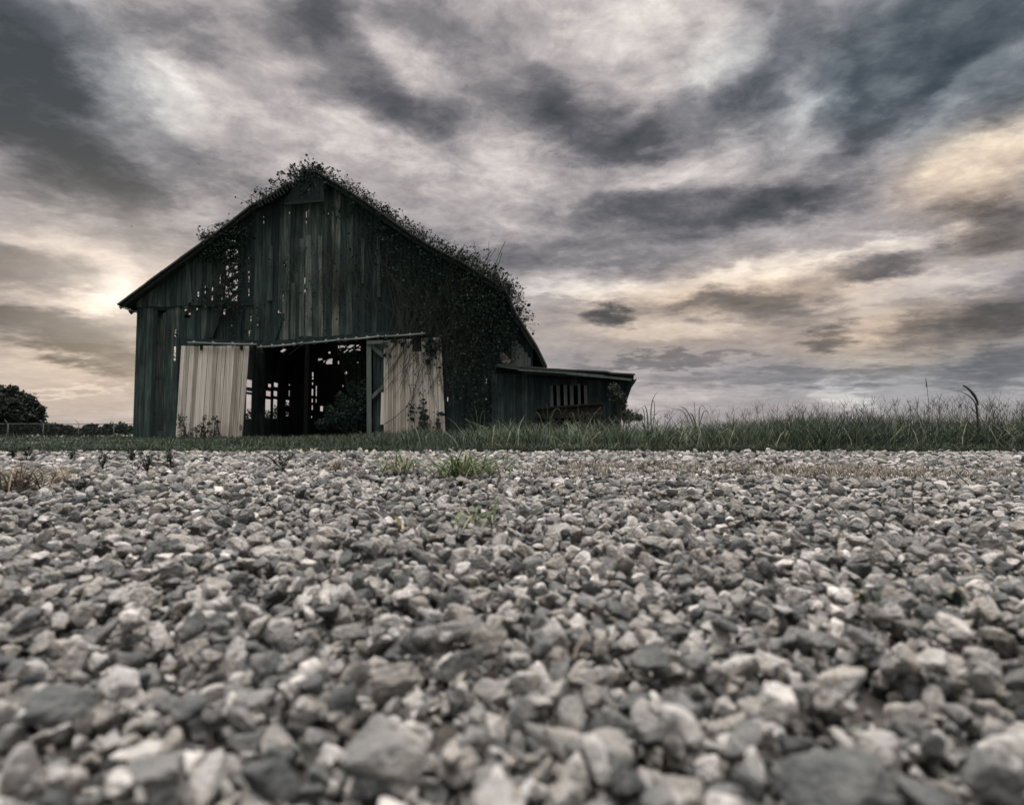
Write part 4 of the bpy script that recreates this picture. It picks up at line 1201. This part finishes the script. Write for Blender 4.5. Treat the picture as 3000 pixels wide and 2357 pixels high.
def roof_vine(name, label, path, n_stem, n_leaf, rise, size, seed, hang=.0, fromf=0.0):
    r_ = random.Random(seed)
    pts = [P(a_, b_, D - .35) for a_, b_ in path]
    seglen = [(b_ - a_).length for a_, b_ in zip(pts, pts[1:])]; tot = sum(seglen)
    def at(u):
        u *= tot
        for (a_, b_), L_ in zip(zip(pts, pts[1:]), seglen):
            if u <= L_:
                return a_.lerp(b_, u / L_), (b_ - a_).normalized()
            u -= L_
        return pts[-1], (pts[-1] - pts[-2]).normalized()
    o_ = at(.5)[0]
    t_ = thing(name, label, 'vine', o_, 'vines on the barn')
    st, lf = MB(), MB()
    # creeping runners
    for k in range(max(3, n_stem // 10)):
        u0 = r_.uniform(0, .6); ln = r_.uniform(.25, .5); line = []
        off_ = r_.uniform(0, rise * .45)
        for q in range(14):
            p, d = at(min(u0 + ln * q / 13, 1)); nr = Vector((-d.z, 0, d.x))
            if nr.z < 0: nr = -nr
            line.append(p + nr * (off_ + .10 * math.sin(q * 1.3 + k) + r_.uniform(-.05, .05) + .03) + Vector((0, r_.uniform(-.15, .35), 0)))
        st.tube(line, .014, .006, 4, r_.random(), False)
    clumps = [r_.random() for _ in range(max(4, n_stem // 9))]
    for k in range(n_stem):
        u = clumps[r_.randrange(len(clumps))] + r_.gauss(0, .035) if r_.random() < .7 else r_.random()
        p, d = at(min(max(u, 0), 1)); nr = Vector((-d.z, 0, d.x))
        if nr.z < 0: nr = -nr
        hgt = rise * r_.uniform(.25, 1.15)
        sl = r_.gauss(0, .5)
        b = p + Vector((0, r_.uniform(-.1, .5), -.02)); tip = b + nr * hgt + d * sl * hgt + Vector((0, r_.gauss(0, .1), r_.uniform(-.1, .1)))
        c = b + nr * hgt * .9 + d * sl * .2
        ln = curve(b, c, tip, 6)
        st.tube(ln, .008, .004, 3, r_.random(), False)
        for q in range(r_.randrange(2, 6)):
            lp = ln[r_.randrange(2, 7)]
            leaf_cloud(lf, [lp + Vector((r_.gauss(0, .03), r_.gauss(0, .03), r_.gauss(0, .03)))], size, r_, vk=.4)
    pos = []
    for k in range(n_leaf):
        u = clumps[r_.randrange(len(clumps))] + r_.gauss(0, .05) if r_.random() < .6 else r_.random()
        p, d = at(min(max(u, 0), 1)); nr = Vector((-d.z, 0, d.x))
        if nr.z < 0: nr = -nr
        hh = rise * .55 * abs(r_.gauss(0, .55)) if r_.random() > hang else -abs(r_.gauss(0, .5)) * .7
        pos.append(p + nr * hh + Vector((r_.gauss(0, .04), r_.uniform(-.2, .5) if hh > 0 else r_.uniform(-.12, .05), 0)))
    leaf_cloud(lf, pos, size, r_, vk=.42)
    st.build('stems', M['stem'], t_, o_); lf.build('leaves', M['leaf_dark'], t_, o_)
roof_vine('climbing_vine', 'thin leafy vine tuft on the lower part of the left roof edge', [(592, 712), (625, 690), (660, 662), (690, 640)], 46, 150, .42, .075, 1, .35)
roof_vine('climbing_vine', 'leggy vine shoots on the broken upper part of the left roof edge', [(720, 612), (760, 588), (800, 566), (845, 536)], 46, 90, .50, .080, 2, .2)
roof_vine('climbing_vine', 'leafy vine crown over the ridge of the barn roof', [(845, 534), (884, 500), (925, 502), (975, 530)], 80, 420, .46, .080, 3, .55)
roof_vine('climbing_vine', 'long leafy vine trailing down the upper right roof edge', [(970, 528), (1064, 584), (1121, 626), (1197, 680), (1270, 722), (1340, 760)], 240, 330, .42, .064, 4, .40)
roof_vine('climbing_vine', 'thick bushy vine hanging over the curved lower right roof edge', [(1330, 756), (1400, 792), (1452, 828), (1490, 862), (1507, 912), (1530, 948)], 230, 430, .52, .066, 5, .30)
# long loose whips
r_ = random.Random(77)
WO = P(1440, 790, D - .3)
whip = thing('vine_whips', 'bare curling vine whips above the thick vine on the right roof edge', 'vine', WO, 'vines on the barn')
mb, lf = MB(), MB()
for (a_, b_, c_) in [((1345, 770), (1350, 735), (1376, 736)), ((1372, 770), (1385, 735), (1425, 733)), ((1395, 775), (1400, 730), (1382, 723)), ((1440, 812), (1460, 785), (1445, 775)), ((1452, 815), (1475, 800), (1488, 795)), ((1400, 790), (1420, 765), (1460, 815)), ((1455, 820), (1462, 790), (1472, 785)), ((1200, 680), (1205, 650), (1192, 633)), ((1530, 940), (1550, 955), (1565, 975)), ((1500, 870), (1530, 880), (1548, 895))]:
    ln = curve(P(*a_, D - .3), P(*b_, D - .3), P(*c_, D - .3), 9); mb.tube(ln, .010, .005, 4, .4, False)
    leaf_cloud(lf, [ln[-1], ln[-2], ln[6]], .10, r_, vk=.4)
mb.build('stems', M['stem'], whip, WO); lf.build('leaves', M['leaf_dark'], whip, WO)

def wall_vine(label, blobs, n_leaf, size, stems, seed, Dw=D - .12, depth=.16, vk=.4):
    r_ = random.Random(seed)
    o_ = P(blobs[0][0], blobs[0][1], Dw)
    t_ = thing('climbing_vine', label, 'vine', o_, 'vines on the barn')
    st, lf = MB(), MB()
    wsum = sum(b[4] for b in blobs)
    pos = []
    while len(pos) < n_leaf:
        u = r_.random() * wsum
        for b in blobs:
            u -= b[4]
            if u <= 0: break
        px, py = r_.gauss(b[0], b[2]), r_.gauss(b[1], b[3])
        q = P(px, py, Dw - abs(r_.gauss(0, depth)))
        if q.z > roof_z(q.x) + .12 or q.z < 0:
            continue
        pos.append(q)
    leaf_cloud(lf, pos, size, r_, vk=vk, vs=.22)
    for (a_, b_, wob) in stems:
        p0, p1 = P(*a_, Dw - .03), P(*b_, Dw - .03); ln = []
        ph, fq = r_.uniform(0, 6.28), r_.uniform(4, 9)
        for q in range(13):
            t2 = q / 12; p = p0.lerp(p1, t2)
            ln.append(p + Vector((wob * math.sin(ph + fq * t2) * (1 - abs(2 * t2 - 1)) * .8, -.03 * math.sin(5 * t2 + ph) - .02, 0)))
        st.tube(ln, r_.uniform(.008, .017), .006, 4, r_.random(), False)
    st.build('stems', M['stem'], t_, o_); lf.build('leaves', M['leaf_dark'], t_, o_)
r_ = random.Random(8)
rs = lambda n, x0, x1, y0, y1: [((r_.uniform(x0, x1), r_.uniform(y0, y0 + (y1 - y0) * .4)), (r_.uniform(x0, x1), r_.uniform(y0 + (y1 - y0) * .6, y1)), r_.uniform(.1, .5)) for _ in range(n)]
wall_vine('dark leafy vine mass covering the right part of the barn front', [(1330, 830, 95, 50, 3), (1230, 760, 70, 40, 1.6), (1420, 930, 55, 60, 2.4), (1390, 1050, 55, 70, 2.0), (1460, 900, 30, 45, 1.2), (1130, 680, 45, 30, .8), (1345, 930, 60, 60, 1.4), (1480, 1000, 20, 40, .6), (1400, 1160, 45, 40, .7)],
          6800, .068, rs(120, 1100, 1480, 700, 1200), 1)
wall_vine('vine tangle over the hole in the left side of the barn front', [(640, 715, 26, 20, 2.2), (690, 680, 26, 18, 1.6), (675, 745, 12, 20, .5), ] + [((l[0] + l[1]) / 2, (l[2] + l[3]) / 2 + q_, 3, 4, .014) for l in LEAKS if l[1] < 840 for q_ in (-5, 4)] + [(690, 800, 14, 60, 1.0), (668, 850, 16, 30, .6), (610, 740, 16, 12, .5), (650, 800, 10, 50, .2), (670, 895, 40, 8, .5)],
          2900, .075, [((690, 690), (660, 880), .3), ((672, 700), (690, 885), .35), ((660, 780), (700, 820), .1), ((700, 740), (662, 830), .15), ((664, 850), (700, 800), .1), ((700, 870), (660, 810), .1), ((680, 720), (676, 990), .2), ((664, 742), (699, 772), .06), ((699, 748), (664, 764), .06), ((662, 806), (698, 826), .05), ((663, 868), (698, 846), .05)] + rs(10, 655, 705, 700, 900) + rs(6, 600, 740, 690, 960), 2, depth=.10)
wall_vine('thin bare vine stems straggling over the middle boards of the gable', [(960, 900, 80, 60, .4), (1040, 760, 40, 60, .6), (1030, 620, 50, 20, 1.2), (880, 800, 40, 70, .3)],
          500, .065, rs(30, 900, 1120, 640, 990) + rs(8, 800, 960, 700, 990), 3, depth=.05, vk=.3)
# stems on the right door
WO2 = P(1210, 1100, DL - .08)
dv = thing('climbing_vine', 'bare branching vine stems with few leaves on the right sliding door', 'vine', WO2, 'vines on the barn')
mb, lf = MB(), MB(); Dv = DL - .07
for pts_ in [[(1125, 1243), (1152, 1226), (1185, 1198), (1208, 1165), (1222, 1115), (1236, 1065), (1248, 1020), (1262, 992)], [(1196, 992), (1194, 1025), (1203, 1045), (1221, 1059)], [(1241, 1040), (1238, 1090), (1243, 1130), (1239, 1190), (1240, 1265)],
             [(1172, 1000), (1178, 1060), (1196, 1100), (1206, 1160), (1204, 1210), (1196, 1262)], [(1214, 1180), (1226, 1205), (1244, 1222), (1270, 1240), (1304, 1236)], [(1245, 1000), (1262, 1035), (1256, 1060), (1258, 1080)], [(1208, 1165), (1196, 1120), (1200, 1070), (1188, 1020)],
             [(1225, 1105), (1210, 1085), (1212, 1050)], [(1262, 1000), (1276, 1005), (1268, 1030)], [(1278, 1104), (1305, 1103)], [(1195, 1127), (1222, 1127), (1206, 1150)], [(1230, 1080), (1216, 1130), (1210, 1170)], [(1180, 1010), (1168, 1040), (1176, 1075)], [(1186, 1000), (1200, 1030), (1190, 1050), (1200, 1075)], [(1240, 1160), (1225, 1140), (1208, 1135)]]:
    ln = []
    for q in range(len(pts_) - 1):
        for k in range(4):
            f = k / 4; ln.append(P(pts_[q][0] + (pts_[q + 1][0] - pts_[q][0]) * f + r_.uniform(-.8, .8), pts_[q][1] + (pts_[q + 1][1] - pts_[q][1]) * f, Dv + r_.uniform(-.03, .02)))
    ln.append(P(*pts_[-1], Dv)); mb.tube(ln, .019 if len(pts_) > 6 else .010, .006, 4, .3, False)
for q in range(26):
    a_ = (r_.uniform(1135, 1290), r_.uniform(990, 1130)); b_ = (a_[0] + r_.uniform(-25, 25), a_[1] + r_.uniform(20, 70))
    ln = curve(P(*a_, Dv), P((a_[0] + b_[0]) / 2 + r_.uniform(-12, 12), (a_[1] + b_[1]) / 2, Dv), P(*b_, Dv), 6); mb.tube(ln, .005, .003, 3, .4, False)
for (cx, cy, sx, sy, m_) in [(1258, 1015, 12, 18, 120), (1255, 1062, 4, 9, 40), (1238, 1200, 6, 20, 70), (1204, 1210, 5, 18, 30), (1290, 1212, 6, 3, 30), (1130, 1010, 4, 14, 22), (1200, 1000, 30, 6, 40), (1240, 1245, 10, 14, 60), (1138, 1040, 6, 6, 8)]:
    leaf_cloud(lf, [P(r_.gauss(cx, sx), r_.gauss(cy, sy), Dv - abs(r_.gauss(0, .05))) for _ in range(m_)], .09, r_, vk=.28)
mb.build('stems', M['stem'], dv, WO2); lf.build('leaves', M['leaf_dark'], dv, WO2)

# ------------------------------------------------------------------ shrubs and weeds at the barn foot
def shrub(name, label, cat, cx, D_, base_z, lobes, n_leaf, size, seed, mat='leaf_dark', group=None, stems=9, vk=.45, shell=False):
    r_ = random.Random(seed)
    o_ = P(cx, 1262, D_); o_.z = base_z
    t_ = thing(name, label, cat, o_, group)
    st, lf = MB(), MB()
    for k in range(stems):
        lb = lobes[k % len(lobes)]
        e = P(lb[0] + r_.uniform(-.6, .6) * lb[2], lb[1] - r_.uniform(.0, .8) * lb[3], D_ + r_.uniform(-.3, .3))
        st.tube(curve(o_ + Vector((r_.uniform(-.2, .2), r_.uniform(-.2, .2), -.05)), o_.lerp(e, .5) + Vector((r_.uniform(-.2, .2), 0, .1)), e, 6), .02 * D_ / 20, .006 * D_ / 20, 4, .4, False)
    k_ = D_ / FPX
    tot = sum(l[2] * l[3] for l in lobes)
    for (px, py, w, h) in lobes:
        for q in range(int(n_leaf * w * h / tot)):
            while True:
                u = Vector((r_.uniform(-1, 1), r_.uniform(-1, 1), r_.uniform(-1, 1)))
                if u.length <= 1: break
            if shell: u = u.normalized() * (.55 + .45 * r_.random() ** .5)
            u *= 1 + .12 * math.sin(u.x * 7 + px) * math.cos(u.z * 6 + py)
            c = P(px, py, D_) + Vector((u.x * w * k_, u.y * min(w, h) * k_ * .9, u.z * h * k_))
            leaf_cloud(lf, [c], size, r_, vk=vk + .12 * u.z)
    st.build('trunk' if cat == 'tree' else 'stems', M['stem'], t_, o_); lf.build('crown' if cat == 'tree' else 'leaves', M[mat], t_, o_)
    return t_
shrub('shrub', 'dark leafy shrub growing in the doorway beside the right door', 'shrub', 1040, D + .4, 0, [(1040, 1205, 55, 45), (1068, 1160, 26, 50), (985, 1225, 34, 32), (1090, 1225, 30, 40), (1000, 1172, 18, 26), (950, 1240, 26, 18), (1050, 1240, 70, 26), (1028, 1140, 14, 28), (965, 1195, 12, 14)], 4800, .075, 21, stems=30, vk=.36)
shrub('shrub', 'sparse sapling twigs inside the top right of the doorway', 'shrub', 1045, D + .9, 0, [(1040, 1050, 30, 34), (1000, 1030, 20, 20), (1060, 1090, 16, 40)], 260, .10, 22, stems=14, vk=.3)
shrub('weed', 'leafy weed with drooping top against the middle of the left door', 'weed', 598, DL - .4, 0, [(598, 1226, 6, 16), (588, 1250, 16, 14), (606, 1262, 20, 14), (592, 1278, 24, 10), (610, 1238, 8, 8)], 170, .065, 23, mat='weed', group='weeds at the barn doors')
shrub('weed', 'dark upright weed right of the drooping one against the left door', 'weed', 632, DL - .4, 0, [(628, 1226, 10, 7), (634, 1250, 4, 26), (640, 1236, 7, 6), (630, 1275, 12, 8)], 110, .06, 24, mat='weed', group='weeds at the barn doors')
shrub('weed', 'spreading feathery weed at the left corner of the left door', 'weed', 545, DL - .5, 0, [(536, 1240, 20, 22), (556, 1272, 30, 12), (528, 1222, 14, 10), (572, 1262, 20, 10), (530, 1270, 14, 12)], 200, .055, 25, mat='weed', group='weeds at the barn doors')
shrub('weed', 'dark bushy weed at the foot of the right door', 'weed', 1240, DL - .35, 0, [(1240, 1250, 14, 20), (1225, 1262, 18, 10), (1243, 1215, 6, 16)], 420, .065, 26, mat='weed', group='weeds at the barn doors')
shrub('weed', 'spiky narrow weed at the right corner of the right door', 'weed', 1284, DL - .4, 0, [(1284, 1245, 5, 22), (1286, 1262, 10, 8)], 260, .06, 27, mat='weed', group='weeds at the barn doors')
shrub('weed', 'viny weed draping down the right end of the lean-to', 'weed', 1832, DS - .5, 0, [(1830, 1205, 10, 30), (1845, 1218, 16, 18), (1825, 1165, 8, 20), (1868, 1222, 18, 12), (1800, 1150, 20, 30)], 900, .07, 28, mat='weed', group='weeds at the lean-to', vk=.25)
shrub('shrub', 'dark shrub seen through the barn behind its back wall openings', 'shrub', 800, YB + 2.0, -1.0, [(785, 1215, 14, 20), (808, 1205, 10, 22), (730, 1215, 10, 20), (842, 1205, 8, 30), (770, 1232, 60, 18)], 700, .12, 29, stems=12)

# ------------------------------------------------------------------ far left: trees and fence
def far_tree(label, cx, D_, lobes, n, size, seed, name='tree'):
    return shrub(name, label, 'tree', cx, D_, float(ground_z(P(cx, 1262, D_).x, D_)), lobes, n, size, seed, mat='tree_leaf', group='trees beyond the fence', stems=7, vk=.4)
far_tree('big dark dense tree behind the fence at the far left', 30, 80, [(25, 1200, 58, 44), (0, 1170, 36, 30), (70, 1186, 32, 26), (88, 1220, 36, 34), (30, 1245, 95, 30), (38, 1142, 12, 14), (95, 1250, 42, 22), (-60, 1190, 80, 80), (116, 1250, 18, 12), (92, 1168, 10, 14), (122, 1198, 9, 10), (60, 1154, 12, 9), (118, 1225, 10, 10), (14, 1146, 9, 10), (105, 1182, 9, 7)], 13000, .42, 51)
far_tree('low ragged tree right of the big dark tree', 165, 95, [(160, 1258, 40, 12), (185, 1256, 30, 10), (140, 1256, 26, 14)], 1900, .45, 52)
far_tree('small round topped tree in the gap of the fence', 268, 95, [(268, 1256, 20, 12), (285, 1262, 22, 8)], 1000, .45, 53)
far_tree('wide low tree beside the left barn wall', 340, 95, [(325, 1254, 26, 11), (355, 1255, 24, 12), (375, 1260, 20, 9), (310, 1262, 24, 8)], 1900, .45, 54)
far_tree('low dark scrub tree between the round one and the ragged one', 222, 105, [(215, 1264, 32, 8), (240, 1266, 26, 6)], 900, .45, 55)

DFN = 50.0
fz = lambda x_: float(ground_z(x_, DFN))
FO = P(180, 1262, DFN); FO.z = fz(FO.x)
fence = thing('chain_link_fence', 'grey chain link fence with slanted arms crossing the field left of the barn', 'fence', FO)
ztop = P(200, 1241, DFN).z
postx = [P(23 + 103.5 * k, 1262, DFN).x for k in range(-2, 6)]
for x_ in postx:
    mb = MB(); mb.tube([(x_, DFN, fz(x_) - .1), (x_, DFN, ztop + .02)], .035, sides=7, var=.5)
    mb.tube([(x_, DFN, ztop + .02), (x_ - .30, DFN - .05, ztop + .34)], .022, sides=5, var=.5)
    mb.build('post', M['post'], fence, FO, True)
mb = MB(); mb.tube([(postx[0], DFN, ztop), (postx[-1], DFN, ztop)], .028, sides=6); mb.build('top_rail', M['post'], fence, FO, True)
mb = MB()
x_ = postx[0]
while x_ < postx[-1]:
    zb = fz(x_)
    for sgn in (1, -1):
        mb.bar((x_, DFN + .01 * sgn, zb), (x_ + sgn * (ztop - zb), DFN + .01 * sgn, ztop), .0035, .0035)
    x_ += .16
mb.build('wire_mesh', M['post'], fence, FO)
for px, lab in ((31, 'pale round rock by the fence at the far left edge'), (171, 'pale round rock in the grass between two fence posts')):
    p = P(px, 1299, 44.0)
    dd, ff = ico(3)
    sh = stone_shape(dd, np.random.default_rng(px), 6) * np.array([.155, .14, .125])
    o = link('rock', np_mesh('rock', sh, ff, M['whitecap'], np.full(len(sh), .7)), None, (p.x, p.y, p.z)); tag(o, lab, 'rock', 'pale rocks by the fence')
    zg = float(ground_z(p.x, p.y)); o.location.z = max(p.z, zg + .06)

# ------------------------------------------------------------------ weeds, tufts and twigs on the gravel
def gravel_weed(px, py, h_px, w_px, label, seed, n_stem=5):
    r_ = random.Random(seed); b = G(px, py, 0.0); k_ = b.y / FPX
    t_ = thing('weed', label, 'weed', b, 'dark weeds in the gravel')
    st, lf = MB(), MB()
    for q in range(n_stem):
        e = b + Vector((r_.uniform(-.75, .75) * w_px * k_, r_.uniform(-.3, .3) * w_px * k_, h_px * 1.25 * k_ * r_.uniform(.4, 1)))
        c = b.lerp(e, .5) + Vector((0, 0, .2 * h_px * k_)); ln = curve(b + Vector((0, 0, -.02)), c, e, 7)
        st.tube(ln, .0022, .0012, 4, .4, False)
        for m_ in range(r_.randrange(8, 14)):
            p = ln[r_.randrange(2, 8)]; s = r_.uniform(4, 9) * k_
            lf.leaf(p, (r_.gauss(0, 1), r_.gauss(0, .7), r_.gauss(.25, .5)), (r_.gauss(0, .5), r_.gauss(-.4, .5), 1), s * 1.8, s * .6, min(max(r_.gauss(.45, .2), 0), 1))
    st.build('stems', M['twig'], t_, b); lf.build('leaves', M['weed'], t_, b)
for k, (px, py, h, w, lab) in enumerate([(78, 1346, 34, 26, 'upright dark weed at the far left of the gravel'), (36, 1338, 20, 10, 'tiny dark weed nearest the left edge of the gravel'), (207, 1346, 26, 22, 'small dark weed left of the twiggy ones'), (300, 1366, 40, 26, 'dark leafy weed left of the widest dry weed'),
                                         (432, 1378, 44, 74, 'wide twiggy weed spreading over the gravel before the left barn corner'), (502, 1362, 36, 18, 'narrow dark weed right of the wide twiggy one'), (828, 1372, 42, 74, 'dark leafy weed standing alone before the open doorway'), (385, 1350, 26, 24, 'thin dark weed behind the wide twiggy one'), (228, 1430, 16, 54, 'flat dark weed lying on the gravel at the left')]):
    gravel_weed(px, py, h, w, lab, 60 + k, 10 if w > 50 else 6)

def tuft(px, py, w_px, h_px, n_, label, seed, mat='tuft', wid=.006, grp='grass tufts in the gravel', lean=(.3, 1.1)):
    r_ = random.Random(seed); b = G(px, py, 0.0); k_ = b.y / FPX
    t_ = thing('grass_tuft', label, 'grass tuft', b, grp)
    g1 = MB(); g2 = MB()
    for q in range(n_):
        a_ = r_.uniform(0, 6.283); le = r_.uniform(*lean); hh = h_px * k_ * r_.uniform(.35, 1)
        s0 = b + Vector((r_.gauss(0, .10) * w_px * k_, r_.gauss(0, .10) * w_px * k_, -.012))
        e = s0 + Vector((math.cos(a_) * le * w_px * .42 * k_, math.sin(a_) * le * w_px * .42 * k_, hh * (1.15 - .5 * le)))
        c = s0.lerp(e, .5) + Vector((0, 0, hh * .45))
        ribbon(g1 if r_.random() < .8 else g2, curve(s0, c, e, 6), wid * r_.uniform(.6, 1.2), min(max(r_.gauss(.5, .22), 0), 1))
    g1.build('green_blades', M[mat], t_, b)
    if g2.v: g2.build('dry_blades', M['straw'], t_, b)
tuft(1350, 1386, 430, 86, 150, 'largest bright green grass tuft in the gravel, right of the middle', 1, wid=.010)
tuft(1180, 1378, 250, 66, 80, 'green grass tuft just left of the largest one', 2, wid=.009)
tuft(975, 1370, 150, 36, 60, 'low straw coloured tuft below the doorway', 3, 'straw', .006)
tuft(1385, 1526, 300, 84, 26, 'sparse green tuft in the nearer gravel', 4, wid=.007)
tuft(1185, 1540, 110, 40, 12, 'few dry blades around the yellowed leaf', 5, 'straw', .005)
tuft(60, 1425, 300, 84, 150, 'tangled dry brown tuft at the left edge', 6, 'straw', .006)
tuft(170, 1404, 170, 56, 50, 'thin dry tuft right of the tangled brown one', 7, 'straw', .005)
tuft(2520, 1738, 200, 60, 12, 'blurred green blades between stones at the right', 8, 'weed', .008)
tuft(2790, 1745, 160, 70, 9, 'broad dark green leaves beside a dark hollow at the far right', 9, 'weed', .018)
tuft(1480, 1345, 70, 30, 14, 'small arching tuft at the far gravel edge', 10, 'weed', .008)
tuft(1700, 1362, 90, 34, 26, 'small pale tuft in the dry strip, right of the largest green tuft', 11, 'straw', .005)
# yellowed leaf
yl = G(1172, 1538, .01)
mb = MB(); ribbon(mb, curve(yl, yl + Vector((-.003, 0, .02)), yl + Vector((-.017, -.004, .024)), 8), .010, .5, side=(1, .2, .2))
tag(mb.build('fallen_leaf', M['yellow'], None, yl), 'yellowed leaf standing among stones left of the sparse green tuft', 'leaf')

# strip of dry grass along the crown of the drive
parts = []
for (cx0, cx1, y0, y1, m_) in [(0.05, 4.0, 2.95, 4.0, 3600), (-1.1, 0.1, 3.4, 3.9, 500), (-3.6, -2.5, 2.75, 3.6, 1000), (.35, 1.1, 3.25, 3.9, 900), (1.5, 2.9, 3.1, 3.55, 900)]:
    xx = rng.uniform(cx0, cx1, m_); yy = rng.uniform(y0, y1, m_) + .08 * np.sin(xx * 2.3)
    k = patch_noise(xx, yy, 3.0, 4) > rng.uniform(-.6, .5, m_); xx, yy = xx[k], yy[k]; n_ = len(xx)
    parts.append(blades(n_, xx, yy, np.full(n_, .004), rng.uniform(.022, .065, n_), rng.uniform(.002, .0045, n_), rng.uniform(.8, .998, n_), rng.uniform(0, 6.283, n_), np.clip(rng.normal(.5, .25, n_), 0, 1)))
V_, F_, A_ = join(parts)
kind(link('dry_grass', np_mesh('dry_grass', V_, F_, M['straw'], A_)), 'stuff', 'flattened dry brown grass strip along the crown of the gravel drive', 'grass')

m_ = 420
yy = .5 * (6.5 / .5) ** rng.random(m_); xx = rng.uniform(-1, 1, m_) * (yy * .95 + .3)
V_, F_, A_ = blades(m_, xx, yy, np.full(m_, .004), rng.uniform(.015, .05, m_), rng.uniform(.0012, .003, m_), rng.uniform(.8, .998, m_), rng.uniform(0, 6.283, m_), np.clip(rng.normal(.45, .3, m_), 0, 1))
kind(link('straw_litter', np_mesh('straw_litter', V_, F_, M['straw'], A_)), 'stuff', 'loose bits of dry straw scattered among the stones', 'straw')
# twigs
for (pts_, rad, lab) in [([(1535, 1532, .01), (1570, 1500, .03), (1625, 1462, .055)], .0032, 'dark twig poking up from the gravel right of the sparse green tuft'),
                         ([(2785, 1370, .06), (2812, 1395, .03), (2838, 1420, .005)], .004, 'dark stick slanting down at the right end of the dry strip'),
                         ([(1448, 1336, .0), (1460, 1325, .03), (1475, 1322, .05), (1510, 1330, .02)], .005, 'bent dark twig at the far gravel edge right of the green tufts'),
                         ([(2000, 1535, .03), (2020, 1560, .015), (2035, 1582, .005)], .0016, 'thin dark twig in the right middle gravel')]:
    g = [G(a_, b_, z_) for a_, b_, z_ in pts_]
    mb = MB(); mb.tube([g[0].lerp(g[1], k / 3) if k < 3 else g[1] for k in range(4)] + g[2:], rad, rad * .6, 6)
    tag(mb.build('twig', M['twig'], None, g[0], True), lab, 'twig', 'twigs on the gravel')
g = G(2940, 1540, .015); mb = MB(); ribbon(mb, curve(g, g + Vector((-.012, .01, .012)), g + Vector((-.03, .0, .03)), 6), .006, .9)
tag(mb.build('straw_blade', M['straw'], None, g), 'single pale straw lying on the stones at the far right', 'straw')

# birds
for px, py, Db, lab in ((582, 480, 60, 'upper of the two tiny dark birds over the left roof'), (386, 663, 60, 'lower of the two tiny dark birds left of the roof')):
    c = P(px, py, Db)
    b = thing('bird', lab, 'bird', c, 'birds in the sky')
    mb = MB(); ax_ = Vector((.7, .2, -.6)).normalized()
    for q in range(6):
        a_, e_ = c + ax_ * (-.12 + .04 * q), c + ax_ * (-.12 + .04 * (q + 1))
        rad = (.008, .028, .036, .034, .026, .012, .004)
        mb.tube([a_, e_], rad[q], rad[q + 1], 6)
    mb.build('body', M['bird'], b, c, True)
    for sgn in (1, -1):
        mb = MB(); d = Vector((-.25, sgn, .35)).normalized()
        mb.leaf(c - ax_ * .01, d, ax_.cross(d), .24, .085, .5, .1); mb.build('wing', M['bird'], b, c)
